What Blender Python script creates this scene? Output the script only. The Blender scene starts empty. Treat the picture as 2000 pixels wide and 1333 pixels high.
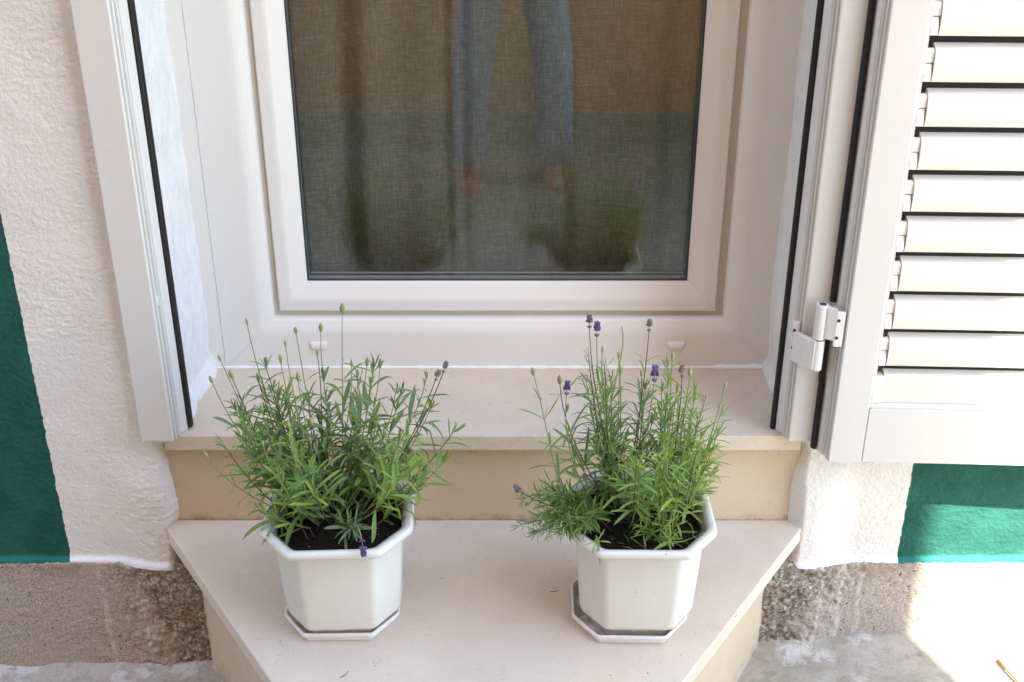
import bpy, bmesh, math, random
import numpy as np
from mathutils import Vector, Matrix, Quaternion

random.seed(7)
SC = bpy.context.scene
COL = SC.collection
PI = math.pi

# ------------------------------------------------------------------ camera
cam_data = bpy.data.cameras.new('camera')
cam_data.sensor_width = 36.0
cam_data.lens = 39.6
cam_data.clip_start = 0.05
cam_data.clip_end = 400
cam_data.shift_x = -0.001
cam = bpy.data.objects.new('camera', cam_data)
cam.location = (0, -1.70, 1.50)
cam.rotation_euler = (math.radians(90 - 25.4), 0, 0)
COL.objects.link(cam)
SC.camera = cam

# ------------------------------------------------------------------ sky and sun
SUN_DIR = Vector((0.42, -1.0, 1.60)).normalized()
W = bpy.data.worlds.new("World")
SC.world = W
W.use_nodes = True
wn = W.node_tree
wn.nodes.clear()
sky = wn.nodes.new('ShaderNodeTexSky')
sky.sky_type = 'NISHITA'
sky.sun_disc = False
sky.sun_elevation = math.asin(SUN_DIR.z)
sky.sun_rotation = math.atan2(SUN_DIR.x, SUN_DIR.y)
sky.air_density = 1.0
sky.dust_density = 0.8
sky.ozone_density = 1.6
bg = wn.nodes.new('ShaderNodeBackground')
bg.inputs['Strength'].default_value = 0.14
wo = wn.nodes.new('ShaderNodeOutputWorld')
wn.links.new(sky.outputs[0], bg.inputs[0])
wn.links.new(bg.outputs[0], wo.inputs[0])

sun_data = bpy.data.lights.new('sun', 'SUN')
sun_data.energy = 5.0
sun_data.angle = math.radians(0.45)
sun_data.color = (1.0, 0.925, 0.81)
sun = bpy.data.objects.new('sun', sun_data)
sun.rotation_euler = (-SUN_DIR).to_track_quat('-Z', 'Y').to_euler()
sun.location = (2, -6, 9)
COL.objects.link(sun)

SC.view_settings.view_transform = 'Standard'
SC.view_settings.look = 'None'
SC.view_settings.gamma = 1.0
SC.view_settings.exposure = 2.68
SC.cycles.use_denoising = True
SC.cycles.max_bounces = 10
SC.cycles.diffuse_bounces = 6
SC.cycles.transparent_max_bounces = 24
SC.cycles.sample_clamp_indirect = 8.0

# ------------------------------------------------------------------ materials
def lin(r, g, b):
    return tuple(((c / 255 / 12.92) if c / 255 <= .04045 else ((c / 255 + .055) / 1.055) ** 2.4) for c in (r, g, b)) + (1,)

class NT:
    """small helper round a node tree"""
    def __init__(self, name):
        self.m = bpy.data.materials.new(name)
        self.m.use_nodes = True
        self.t = self.m.node_tree
        self.b = self.t.nodes['Principled BSDF']
        self.out = self.t.nodes['Material Output']
    def n(self, kind, **kw):
        nd = self.t.nodes.new(kind)
        for k, v in kw.items():
            setattr(nd, k, v)
        return nd
    def l(self, a, b):
        self.t.links.new(a, b)
    def pos(self):
        return self.n('ShaderNodeNewGeometry').outputs['Position']
    def obj(self):
        return self.n('ShaderNodeTexCoord').outputs['Object']
    def noise(self, scale, vec=None, detail=4, rough=.55, stretch=None):
        nd = self.n('ShaderNodeTexNoise')
        nd.inputs['Scale'].default_value = scale
        nd.inputs['Detail'].default_value = detail
        nd.inputs['Roughness'].default_value = rough
        v = vec if vec is not None else self.pos()
        if stretch:
            mp = self.n('ShaderNodeMapping')
            mp.inputs['Scale'].default_value = stretch
            self.l(v, mp.inputs[0])
            v = mp.outputs[0]
        self.l(v, nd.inputs['Vector'])
        return nd.outputs['Fac']
    def voro(self, scale, vec=None, feature='F1'):
        nd = self.n('ShaderNodeTexVoronoi', feature=feature)
        nd.inputs['Scale'].default_value = scale
        self.l(vec if vec is not None else self.pos(), nd.inputs['Vector'])
        return nd
    def ramp(self, fac, stops):
        nd = self.n('ShaderNodeValToRGB')
        cr = nd.color_ramp
        while len(cr.elements) < len(stops):
            cr.elements.new(.5)
        for e, (p, c) in zip(cr.elements, stops):
            e.position = p
            e.color = c if len(c) == 4 else tuple(c) + (1,)
        self.l(fac, nd.inputs[0])
        return nd.outputs[0]
    def mix(self, fac, a, b, mode='MIX'):
        nd = self.n('ShaderNodeMix', data_type='RGBA', blend_type=mode)
        for s, v in ((nd.inputs[0], fac), (nd.inputs[6], a), (nd.inputs[7], b)):
            if hasattr(v, 'is_output'):
                self.l(v, s)
            else:
                s.default_value = v if not isinstance(v, tuple) or len(v) == 4 else v + (1,)
        return nd.outputs[2]
    def math(self, op, a, b=0.0, c=None, clamp=False):
        nd = self.n('ShaderNodeMath', operation=op, use_clamp=clamp)
        for i, v in enumerate((a, b) if c is None else (a, b, c)):
            if hasattr(v, 'is_output'):
                self.l(v, nd.inputs[i])
            else:
                nd.inputs[i].default_value = v
        return nd.outputs[0]
    def sep(self, v):
        nd = self.n('ShaderNodeSeparateXYZ')
        self.l(v, nd.inputs[0])
        return nd.outputs
    def bump(self, h, strength=.3, dist=.001, normal=None):
        nd = self.n('ShaderNodeBump')
        nd.inputs['Strength'].default_value = strength
        nd.inputs['Distance'].default_value = dist
        self.l(h, nd.inputs['Height'])
        if normal is not None:
            self.l(normal, nd.inputs['Normal'])
        return nd.outputs[0]
    def setup(self, color=None, rough=.5, normal=None, spec=None, metal=None):
        if color is not None:
            if hasattr(color, 'is_output'):
                self.l(color, self.b.inputs['Base Color'])
            else:
                self.b.inputs['Base Color'].default_value = color if len(color) == 4 else tuple(color) + (1,)
        if hasattr(rough, 'is_output'):
            self.l(rough, self.b.inputs['Roughness'])
        else:
            self.b.inputs['Roughness'].default_value = rough
        if normal is not None:
            self.l(normal, self.b.inputs['Normal'])
        if spec is not None:
            self.b.inputs['Specular IOR Level'].default_value = spec
        return self.m

M = {}

def smoothmask(t, v, lo, hi):
    nd = t.n('ShaderNodeMapRange', interpolation_type='SMOOTHSTEP')
    t.l(v, nd.inputs[0])
    nd.inputs[1].default_value = lo
    nd.inputs[2].default_value = hi
    return nd.outputs[0]

# rough plaster, white with green painted fields
t = NT('painted_plaster')
p = t.pos()
xs = t.sep(p)
wob = t.noise(60, detail=3)
wobx = t.math('MULTIPLY_ADD', wob, .008, xs[0])
left = t.math('LESS_THAN', wobx, -.803)
right = t.math('GREATER_THAN', wobx, .7045)
green = t.math('MAXIMUM', left, right)
wn1 = t.noise(9)
white = t.ramp(wn1, [(.3, (.72, .69, .64)), (.7, (.78, .755, .705))])
chalk = t.noise(170, detail=2)
white = t.mix(t.math('MULTIPLY', smoothmask(t, chalk, .62, .72), .25), white, (.66, .57, .44))
rim = smoothmask(t, xs[2], .268, .261)  # lip painted lighter in both colours, as sky light on its upward face
white = t.mix(t.math('MULTIPLY', rim, .8), white, (.86, .87, .88))
grn = t.ramp(t.noise(14), [(.3, (.009, .074, .056)), (.7, (.020, .115, .088))])
speck = smoothmask(t, t.noise(330, detail=1), .74, .78)
grn = t.mix(t.math('MULTIPLY', speck, .35), grn, (.4, .5, .45))
grn = t.mix(t.math('MULTIPLY', rim, .45), grn, (.03, .26, .24))
hb = t.math('ADD', t.noise(420, detail=3), t.math('MULTIPLY', t.noise(150, detail=3), 1.4))
M['plaster'] = t.setup(t.mix(green, white, grn), .88, t.bump(hb, .75, .0018), spec=.25)

# smooth white plaster of the reveal
t = NT('reveal_plaster')
c = t.ramp(t.noise(30), [(.3, (.68, .675, .66)), (.7, (.76, .755, .74))])
M['reveal'] = t.setup(c, .85, t.bump(t.noise(260, detail=4), .5, .0012), spec=.25)

# concrete plinth, rough speckled render with coarse aggregate beside the step
t = NT('plinth_concrete')
p = t.pos()
xs = t.sep(p)
gr = t.noise(330, detail=5, rough=.8)
base = t.ramp(gr, [(.36, (.15, .12, .09)), (.47, (.36, .305, .25)), (.56, (.49, .43, .365)), (.66, (.70, .65, .58))])
dirt = t.noise(11, detail=5, rough=.65)
base = t.mix(t.math('MULTIPLY', smoothmask(t, dirt, .42, .62), .45), base, (.42, .37, .32))
top_dirt = t.math('MULTIPLY', smoothmask(t, xs[2], .205, .245), smoothmask(t, t.noise(26, detail=4), .40, .62))
base = t.mix(t.math('MULTIPLY', top_dirt, .35), base, (.22, .15, .085))
holes = smoothmask(t, t.noise(120, detail=1), .72, .76)
base = t.mix(t.math('MULTIPLY', holes, .8), base, (.06, .045, .035))
dis = t.n('ShaderNodeTexNoise'); dis.inputs['Scale'].default_value = 90; dis.inputs['Detail'].default_value = 3
t.l(p, dis.inputs['Vector'])
va = t.n('ShaderNodeVectorMath', operation='MULTIPLY_ADD')
t.l(dis.outputs['Color'], va.inputs[0]); va.inputs[1].default_value = (.022, .022, .022); t.l(p, va.inputs[2])
vor = t.voro(150, va.outputs[0])
peb = t.ramp(t.sep(vor.outputs['Color'])[0], [(0, (.22, .19, .155)), (.3, (.37, .33, .275)), (.65, (.51, .465, .40)), (.85, (.69, .655, .60)), (1, (.42, .355, .27))])
peb = t.mix(smoothmask(t, vor.outputs['Distance'], .30, .75), peb, (.09, .07, .05))
peb = t.mix(t.math('MULTIPLY', gr, .8), peb, (.31, .26, .205))
rust = smoothmask(t, t.noise(28, detail=4), .55, .68)
peb = t.mix(t.math('MULTIPLY', rust, .2), peb, (.30, .17, .07))
edge = t.noise(22, detail=4, rough=.7)
dl = t.math('ABSOLUTE', t.math('ADD', xs[0], .0545))
dist = t.math('ADD', dl, t.math('MULTIPLY', edge, .16))
dist = t.math('ADD', dist, t.math('MULTIPLY', xs[2], -.30))
rough_mask = smoothmask(t, dist, .655, .625)
col = t.mix(rough_mask, base, peb)
# dried white drips
drw = t.math('ADD', xs[0], t.math('MULTIPLY', t.noise(18, detail=3), .02))
drip = None
for dx, w in ((-.757, .006), (-.683, .004), (.563, .005), (.603, .006), (.640, .007)):
    d = t.math('ABSOLUTE', t.math('SUBTRACT', drw, dx + .01))
    mk = smoothmask(t, d, w, w * .3)
    drip = mk if drip is None else t.math('MAXIMUM', drip, mk)
brk = smoothmask(t, t.noise(60, detail=5, rough=.7), .36, .60)
drip = t.math('MULTIPLY', t.math('MULTIPLY', drip, brk), .42)
col = t.mix(drip, col, (.72, .69, .64))
M['plinth'] = t.setup(col, .93, t.bump(t.noise(500, detail=4, rough=.7), .5, .0015), spec=.15)

# ground concrete with spilt white paint near the wall
t = NT('ground_concrete')
p = t.pos()
xs = t.sep(p)
g = t.ramp(t.noise(15, detail=7, rough=.65), [(.28, (.28, .25, .19)), (.5, (.43, .39, .32)), (.72, (.56, .515, .45))])
g = t.mix(t.math('MULTIPLY', t.noise(260, detail=3), .5), g, (.44, .41, .35))
spl = t.noise(19, detail=5, rough=.62)
near = t.math('MULTIPLY', smoothmask(t, xs[1], -.30, -.03), .20)
lim = t.math('ADD', spl, near)
far = smoothmask(t, xs[0], .74, .66)
lim = t.math('MULTIPLY', lim, far)
g = t.mix(t.math('MULTIPLY', smoothmask(t, t.math('ADD', lim, t.math('MULTIPLY', t.math('SUBTRACT', t.noise(130, detail=4, rough=.75), .5), .16)), .70, .77), .55), g, (.70, .67, .63))
moss = smoothmask(t, t.noise(30, detail=5), .52, .66)
g = t.mix(t.math('MULTIPLY', moss, .45), g, (.20, .185, .125))
g = t.mix(t.math('MULTIPLY', smoothmask(t, t.noise(140, detail=5, rough=.8), .50, .66), .35), g, (.17, .145, .11))
moss2 = smoothmask(t, xs[1], -1.2, -2.2)
g = t.mix(t.math('MULTIPLY', moss2, .4), g, (.16, .19, .105))
M['ground'] = t.setup(g, .92, t.bump(t.noise(330, detail=5), .5, .0018), spec=.2)

# pale limestone
def stone(name, a, b, warm):
    t = NT(name)
    c = t.ramp(t.noise(7, detail=6, rough=.6), [(.3, a), (.7, b)])
    c = t.mix(t.math('MULTIPLY', smoothmask(t, t.noise(3.2, detail=3), .5, .75), .5), c, warm)
    c = t.mix(t.math('MULTIPLY', smoothmask(t, t.noise(420, detail=4, rough=.8), .40, .68), .55), c, tuple(x * .80 for x in a))
    pit = smoothmask(t, t.noise(95, detail=2), .735, .765)
    c = t.mix(t.math('MULTIPLY', pit, .55), c, (.30, .22, .16))
    stain = smoothmask(t, t.noise(24, detail=5, rough=.7), .60, .74)
    c = t.mix(t.math('MULTIPLY', stain, .36), c, (.42, .33, .26))
    blot = smoothmask(t, t.noise(58, detail=6, rough=.75), .56, .70)
    c = t.mix(t.math('MULTIPLY', blot, .36), c, tuple(x * .70 for x in warm))
    lite = smoothmask(t, t.noise(41, detail=5, rough=.7), .60, .72)
    c = t.mix(t.math('MULTIPLY', lite, .35), c, tuple(min(x * 1.14, .8) for x in b))
    h = t.math('SUBTRACT', t.noise(900, detail=2), t.math('MULTIPLY', pit, 1.2))
    return t.setup(c, .72, t.bump(h, .22, .0007), spec=.3)
M['stone'] = stone('limestone', (.61, .52, .415), (.69, .60, .48), (.66, .525, .375))
M['warm_lit_stone'] = stone('warm_lit_limestone', (.57, .455, .315), (.64, .52, .375), (.59, .44, .275))  # same limestone, yellowed to carry warm bounce light on upright faces

t = NT.__new__(NT); t.m = M['warm_lit_stone']; t.t = t.m.node_tree; t.b = t.t.nodes['Principled BSDF']
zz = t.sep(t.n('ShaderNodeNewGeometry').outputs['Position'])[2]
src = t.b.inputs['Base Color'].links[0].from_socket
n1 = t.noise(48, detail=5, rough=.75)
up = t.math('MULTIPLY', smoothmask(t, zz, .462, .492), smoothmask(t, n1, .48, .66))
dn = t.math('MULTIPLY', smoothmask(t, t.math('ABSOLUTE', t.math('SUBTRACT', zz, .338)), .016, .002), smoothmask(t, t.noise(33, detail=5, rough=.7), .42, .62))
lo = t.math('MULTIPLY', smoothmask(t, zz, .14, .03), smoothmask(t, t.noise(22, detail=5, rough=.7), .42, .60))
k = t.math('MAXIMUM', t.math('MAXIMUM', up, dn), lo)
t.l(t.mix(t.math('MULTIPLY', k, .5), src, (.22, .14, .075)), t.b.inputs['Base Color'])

# white plastics and lacquered metal
def paint(name, c, rough, bs=.06, var=.03):
    t = NT(name)
    n = t.noise(5, detail=4)
    cc = t.mix(n, tuple(x * (1 - var) for x in c), tuple(min(x * (1 + var), .9) for x in c))
    gr = smoothmask(t, t.noise(45, detail=6, rough=.7), .58, .80)
    cc = t.mix(t.math('MULTIPLY', gr, .15), cc, (.46, .41, .34))
    r = t.math('MULTIPLY_ADD', t.noise(12, detail=3), .12, rough - .06)
    return t.setup(cc, r, t.bump(t.noise(420, detail=2), bs, .0004), spec=.45)
M['pvc'] = paint('window_plastic', (.72, .70, .66), .38)
M['alu'] = paint('lacquered_aluminium', (.66, .64, .60), .42, .08)
M['slat'] = paint('lacquered_slats', (.73, .71, .64), .40, .05)
M['cap'] = paint('slat_plastic', (.80, .77, .68), .45)
M['hinge'] = paint('hinge_paint', (.70, .68, .64), .35)
M['pot'] = paint('pot_plastic', (.69, .67, .605), .42, .10, .05)
M['saucer'] = paint('saucer_plastic', (.74, .71, .68), .40, .08)
def dirty(mat, zhi, zlo, col, amount, up=False):
    m = M[mat]; nt = m.node_tree; b = nt.nodes['Principled BSDF']
    src = b.inputs['Base Color'].links[0].from_socket
    t = NT.__new__(NT); t.m = m; t.t = nt; t.b = b
    geo = t.n('ShaderNodeNewGeometry')
    z = t.sep(geo.outputs['Position'])[2]
    n = t.noise(55, detail=5, rough=.7)
    k = smoothmask(t, t.math('ADD', z, t.math('MULTIPLY', n, .010)), zhi, zlo)
    if up:
        k = t.math('MULTIPLY', k, smoothmask(t, t.sep(geo.outputs['Normal'])[2], .25, .6))
    k = t.math('MULTIPLY', t.math('MULTIPLY', k, smoothmask(t, t.noise(34, detail=4), .28, .58)), amount)
    nt.links.new(t.mix(k, src, col), b.inputs['Base Color'])
dirty('pot', .3690, .3635, (.36, .28, .17, 1), .75)
m_ = NT.__new__(NT); m_.m = M['pot']; m_.t = m_.m.node_tree; m_.b = m_.t.nodes['Principled BSDF']
src_ = m_.b.inputs['Base Color'].links[0].from_socket
sp_ = m_.math('MULTIPLY', smoothmask(m_, m_.noise(150, detail=2), .70, .76), smoothmask(m_, m_.noise(17, detail=2), .45, .6))
m_.l(m_.mix(m_.math('MULTIPLY', sp_, .5), src_, (.22, .16, .10)), m_.b.inputs['Base Color'])
dirty('saucer', .3560, .3520, (.30, .22, .13, 1), .85, True)
t = NT('pot_inner_plastic')
zz = t.sep(t.pos())[2]
edge = t.noise(70, detail=5)
dz = t.math('ADD', zz, t.math('MULTIPLY', edge, .012))
c = t.mix(t.math('MULTIPLY', smoothmask(t, dz, .527, .512), .8), (.76, .74, .68), (.30, .21, .12))
M['pot_inner'] = t.setup(c, .55)
t = NT('caulk')
M['caulk'] = t.setup((.82, .82, .82), .6, t.bump(t.noise(120), .4, .001))
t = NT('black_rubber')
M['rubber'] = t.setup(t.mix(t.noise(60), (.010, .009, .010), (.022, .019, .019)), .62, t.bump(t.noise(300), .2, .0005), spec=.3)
t = NT('glazing_seal')
M['glaze_seal'] = t.setup((.018, .032, .036), .5)
t = NT('sash_gasket_shade')
M['sash_gasket_shade'] = t.setup((.50, .455, .395), .7)  # gasket tan also carries the shade of the sash step
t = NT('spacer_metal')
vz = t.sep(t.pos())
dots = t.math('LESS_THAN', t.math('FRACT', t.math('MULTIPLY', vz[0], 220)), .45)
M['spacer'] = t.setup(t.mix(dots, (.42, .42, .42), (.20, .20, .21)), .35)
t = NT('dark_hole')
M['dark'] = t.setup((.02, .02, .025), .6)

# window glass: Schlick reflection on every face of both panes
t = NT('window_glass')
geo = t.n('ShaderNodeNewGeometry')
vm = t.n('ShaderNodeVectorMath', operation='DOT_PRODUCT')
t.l(geo.outputs['Normal'], vm.inputs[0])
t.l(geo.outputs['Incoming'], vm.inputs[1])
cosv = t.math('ABSOLUTE', vm.outputs['Value'])
f = t.math('POWER', t.math('SUBTRACT', 1.0, cosv), 5.0)
f = t.math('MULTIPLY_ADD', f, .937, .063, clamp=True)
tr = t.n('ShaderNodeBsdfTransparent')
tr.inputs[0].default_value = (.955, .965, .955, 1)
gl = t.n('ShaderNodeBsdfGlossy')
gl.inputs['Roughness'].default_value = 0.0
mx = t.n('ShaderNodeMixShader')
t.l(f, mx.inputs[0]); t.l(tr.outputs[0], mx.inputs[1]); t.l(gl.outputs[0], mx.inputs[2])
t.l(mx.outputs[0], t.out.inputs['Surface'])
M['glass'] = t.m

# linen curtain
t = NT('linen')
p = t.pos()
warp = t.noise(1.0, detail=5, rough=.7, stretch=(430, 60, 40))
weft = t.noise(1.0, detail=5, rough=.7, stretch=(40, 40, 470))
th = t.math('ADD', t.math('MULTIPLY', warp, .5), t.math('MULTIPLY', weft, .5))
c = t.ramp(th, [(.36, (.125, .105, .086)), (.5, (.215, .185, .152)), (.64, (.36, .32, .27))])
t.setup(c, .9, t.bump(th, .4, .001), spec=.1)
tl = t.n('ShaderNodeBsdfTranslucent')
t.l(c, tl.inputs[0])
mx = t.n('ShaderNodeMixShader')
mx.inputs[0].default_value = .15
t.l(t.b.outputs[0], mx.inputs[1]); t.l(tl.outputs[0], mx.inputs[2])
t.l(mx.outputs[0], t.out.inputs['Surface'])
M['linen'] = t.m
t = NT('room_paint')
M['room'] = t.setup((.30, .27, .24), .9)

# soil
t = NT('potting_soil')
v = t.voro(420)
c = t.ramp(t.noise(240, detail=5, rough=.7), [(.35, (.006, .005, .004)), (.6, (.022, .016, .012)), (.8, (.06, .042, .03))])
M['soil'] = t.setup(c, .95, t.bump(t.noise(400, detail=4), .8, .003), spec=.15)
t = NT('perlite')
M['perlite'] = t.setup((.62, .60, .55), .9)

# plants
def leafmat(name, a, b, trans=.34):
    t = NT(name)
    oi = t.n('ShaderNodeObjectInfo')
    n = t.noise(120, detail=2)
    f = t.math('ADD', t.math('MULTIPLY', oi.outputs['Random'], .6), t.math('MULTIPLY', t.noise(35, detail=2), .5), clamp=True)
    c = t.mix(f, a, b)
    t.setup(c, .55, t.bump(n, .2, .0006), spec=.35)
    tl = t.n('ShaderNodeBsdfTranslucent')
    t.l(t.mix(.5, c, tuple(min(x * 1.7, 1) for x in b[:2]) + (b[2] * .8,)), tl.inputs[0])
    mx = t.n('ShaderNodeMixShader')
    mx.inputs[0].default_value = trans
    t.l(t.b.outputs[0], mx.inputs[1]); t.l(tl.outputs[0], mx.inputs[2])
    t.l(mx.outputs[0], t.out.inputs['Surface'])
    return t.m
M['leaf0'] = leafmat('leaf_grey_green', (.125, .215, .095), (.190, .290, .130))
M['leaf1'] = leafmat('leaf_mid_green', (.150, .265, .065), (.220, .345, .095))
M['leaf2'] = leafmat('leaf_fresh_green', (.235, .365, .070), (.330, .460, .105))
M['leafdry'] = leafmat('leaf_withered', (.16, .11, .06), (.24, .17, .10))
M['stem0'] = leafmat('stem_green', (.16, .24, .085), (.26, .33, .13), .05)
M['stem1'] = leafmat('stem_dusky', (.075, .085, .050), (.13, .12, .07), .05)
M['bud'] = leafmat('bud_green', (.20, .25, .085), (.36, .39, .15), .15)
M['flower'] = leafmat('flower_purple', (.13, .085, .23), (.24, .17, .42), .15)
M['dryflower'] = leafmat('flower_faded', (.15, .135, .15), (.30, .30, .20), .1)

# ------------------------------------------------------------------ helpers
def thing(name, label, cat, loc=(0, 0, 0), rotz=0, group=None):
    o = bpy.data.objects.new(name, None)
    o.empty_display_size = .05
    o.location = loc
    o.rotation_euler = (0, 0, rotz)
    COL.objects.link(o)
    o['label'] = label
    o['category'] = cat
    if group:
        o['group'] = group
    return o

def world_of(o):
    m = Matrix.Translation(o.location) @ o.rotation_euler.to_matrix().to_4x4()
    if o.parent:
        m = world_of(o.parent) @ o.matrix_parent_inverse @ m
    return m

def link(name, me, parent=None, local=False):
    """one mesh object; its mesh is in world space unless local is set"""
    o = bpy.data.objects.new(name, me)
    COL.objects.link(o)
    if parent is not None:
        o.parent = parent
        if not local:
            o.matrix_parent_inverse = world_of(parent).inverted()
    return o

def mesh_from(name, verts, faces, mats, smooth=False, mat_idx=None):
    me = bpy.data.meshes.new(name)
    me.from_pydata([tuple(v) for v in verts], [], faces)
    for m in (mats if isinstance(mats, (list, tuple)) else [mats]):
        me.materials.append(M[m])
    if mat_idx is not None:
        me.polygons.foreach_set('material_index', mat_idx)
    if smooth:
        me.polygons.foreach_set('use_smooth', [True] * len(me.polygons))
    me.update()
    return me

def part(name, vf, mat, parent=None, smooth=False, local=False, label=None):
    o = link(name, mesh_from(name, vf[0], vf[1], mat, smooth), parent, local)
    if label:
        o['label'] = label
    return o

def structure(o, kind='structure'):
    o['kind'] = kind
    return o

def merge(*vfs):
    V, F = [], []
    for v, f in vfs:
        n = len(V)
        V += [tuple(q) for q in v]
        F += [tuple(i + n for i in t) for t in f]
    return V, F

def box(x0, x1, y0, y1, z0, z1, bev=0.0, seg=2):
    bm = bmesh.new()
    bmesh.ops.create_cube(bm, size=1)
    for v in bm.verts:
        v.co = Vector(((x0 + x1) / 2 + v.co.x * (x1 - x0), (y0 + y1) / 2 + v.co.y * (y1 - y0), (z0 + z1) / 2 + v.co.z * (z1 - z0)))
    if bev:
        bmesh.ops.bevel(bm, geom=bm.edges[:], offset=bev, segments=seg, affect='EDGES', profile=.5)
    return take(bm)

def take(bm):
    bm.verts.index_update()
    r = ([v.co.copy() for v in bm.verts], [tuple(v.index for v in f.verts) for f in bm.faces])
    bm.free()
    return r

def prism(poly, z0, z1, bev=0.0, seg=2):
    """polygon in x, y (counter-clockwise) raised from z0 to z1"""
    bm = bmesh.new()
    lo = [bm.verts.new((x, y, z0)) for x, y in poly]
    hi = [bm.verts.new((x, y, z1)) for x, y in poly]
    n = len(poly)
    bm.faces.new(list(reversed(lo)))
    bm.faces.new(hi)
    for i in range(n):
        bm.faces.new((lo[i], lo[(i + 1) % n], hi[(i + 1) % n], hi[i]))
    bmesh.ops.recalc_face_normals(bm, faces=bm.faces[:])
    if bev:
        bmesh.ops.bevel(bm, geom=bm.edges[:], offset=bev, segments=seg, affect='EDGES', profile=.5)
    return take(bm)

def extrude_x(poly, x0, x1):
    """polygon in y, z swept along x"""
    n = len(poly)
    V = [(x0, y, z) for y, z in poly] + [(x1, y, z) for y, z in poly]
    F = [tuple(range(n)), tuple(range(2 * n - 1, n - 1, -1))]
    F += [(i, i + n, (i + 1) % n + n, (i + 1) % n) for i in range(n)]
    return fixn(V, F)

def fixn(V, F):
    bm = bmesh.new()
    vs = [bm.verts.new(v) for v in V]
    for f in F:
        try:
            bm.faces.new([vs[i] for i in f])
        except ValueError:
            pass
    bmesh.ops.recalc_face_normals(bm, faces=bm.faces[:])
    return take(bm)

def cylinder(c, axis, r, h, seg=20, r2=None, bev=0):
    bm = bmesh.new()
    bmesh.ops.create_cone(bm, cap_ends=True, segments=seg, radius1=r, radius2=r if r2 is None else r2, depth=h)
    if bev:
        bmesh.ops.bevel(bm, geom=[e for e in bm.edges if abs(e.verts[0].co.z - e.verts[1].co.z) < 1e-6], offset=bev, segments=2, affect='EDGES', profile=.5)
    q = Vector((0, 0, 1)).rotation_difference(Vector(axis))
    bmesh.ops.transform(bm, matrix=Matrix.Translation(c) @ q.to_matrix().to_4x4(), verts=bm.verts[:])
    return take(bm)

def tube(pts, radii, seg=5):
    pts = [Vector(p) for p in pts]
    V, F = [], []
    up = None
    for i, p in enumerate(pts):
        d = (pts[min(i + 1, len(pts) - 1)] - pts[max(i - 1, 0)]).normalized()
        if up is None:
            up = d.orthogonal().normalized()
        else:
            up = (up - d * up.dot(d)).normalized()
        s = d.cross(up)
        r = radii[i] if isinstance(radii, (list, tuple)) else radii
        for k in range(seg):
            a = 2 * PI * k / seg
            V.append(p + (up * math.cos(a) + s * math.sin(a)) * r)
    for i in range(len(pts) - 1):
        for k in range(seg):
            a, b = i * seg + k, i * seg + (k + 1) % seg
            F.append((a, b, b + seg, a + seg))
    F.append(tuple(range(seg - 1, -1, -1)))
    n = len(V)
    F.append(tuple(range(n - seg, n)))
    return V, F

def ring_frame(inner, profile, closed_bottom=True):
    """mitred frame round the rectangle inner = (x0, x1, z0, z1); profile = closed list of (outward offset, y)"""
    x0, x1, z0, z1 = inner
    n = len(profile)
    V, F = [], []
    for o, y in profile:
        V += [(x0 - o, y, z0 - o), (x1 + o, y, z0 - o), (x1 + o, y, z1 + o), (x0 - o, y, z1 + o)]
    for i in range(n):
        j = (i + 1) % n
        for k in range(4):
            l = (k + 1) % 4
            F.append((4 * i + k, 4 * i + l, 4 * j + l, 4 * j + k))
    return fixn(V, F)

# value noise on numpy arrays, for real relief
_rng = np.random.RandomState(11)
_LAT = _rng.rand(256, 256).astype(np.float64) * 2 - 1
def vnoise(u, v):
    iu, iv = np.floor(u).astype(int), np.floor(v).astype(int)
    fu, fv = u - iu, v - iv
    fu = fu * fu * (3 - 2 * fu)
    fv = fv * fv * (3 - 2 * fv)
    a = _LAT[iu & 255, iv & 255]; b = _LAT[(iu + 1) & 255, iv & 255]
    c = _LAT[iu & 255, (iv + 1) & 255]; d = _LAT[(iu + 1) & 255, (iv + 1) & 255]
    return (a * (1 - fu) + b * fu) * (1 - fv) + (c * (1 - fu) + d * fu) * fv
def fnoise(u, v, octs=4, gain=.55):
    s = 0; a = 1; t = 0
    for k in range(octs):
        s = s + a * vnoise(u * 2 ** k + 17.3 * k, v * 2 ** k + 9.1 * k)
        t += a; a *= gain
    return s / t

def sheet(name, A, B, place, mat, parent=None, smooth=True, flip=False):
    """grid over the 1-D arrays A, B; place(a, b) returns x, y, z arrays"""
    a, b = np.meshgrid(A, B, indexing='ij')
    x, y, z = place(a, b)
    na, nb = len(A), len(B)
    co = np.stack([np.broadcast_to(q, a.shape) for q in (x, y, z)], -1).reshape(-1, 3)
    i = np.arange(na * nb).reshape(na, nb)
    q = np.stack([i[:-1, :-1], i[1:, :-1], i[1:, 1:], i[:-1, 1:]], -1).reshape(-1, 4)
    if flip:
        q = q[:, ::-1]
    me = bpy.data.meshes.new(name)
    me.vertices.add(len(co)); me.vertices.foreach_set('co', co.ravel())
    me.loops.add(q.size); me.loops.foreach_set('vertex_index', q.ravel().astype(np.int32))
    me.polygons.add(len(q)); me.polygons.foreach_set('loop_start', np.arange(0, q.size, 4, dtype=np.int32))
    me.polygons.foreach_set('use_smooth', np.full(len(q), smooth))
    me.materials.append(M[mat])
    me.update(); me.validate()
    return link(name, me, parent)

def sstep(x, lo, hi):
    t = np.clip((x - lo) / (hi - lo), 0, 1)
    return t * t * (3 - 2 * t)

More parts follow.
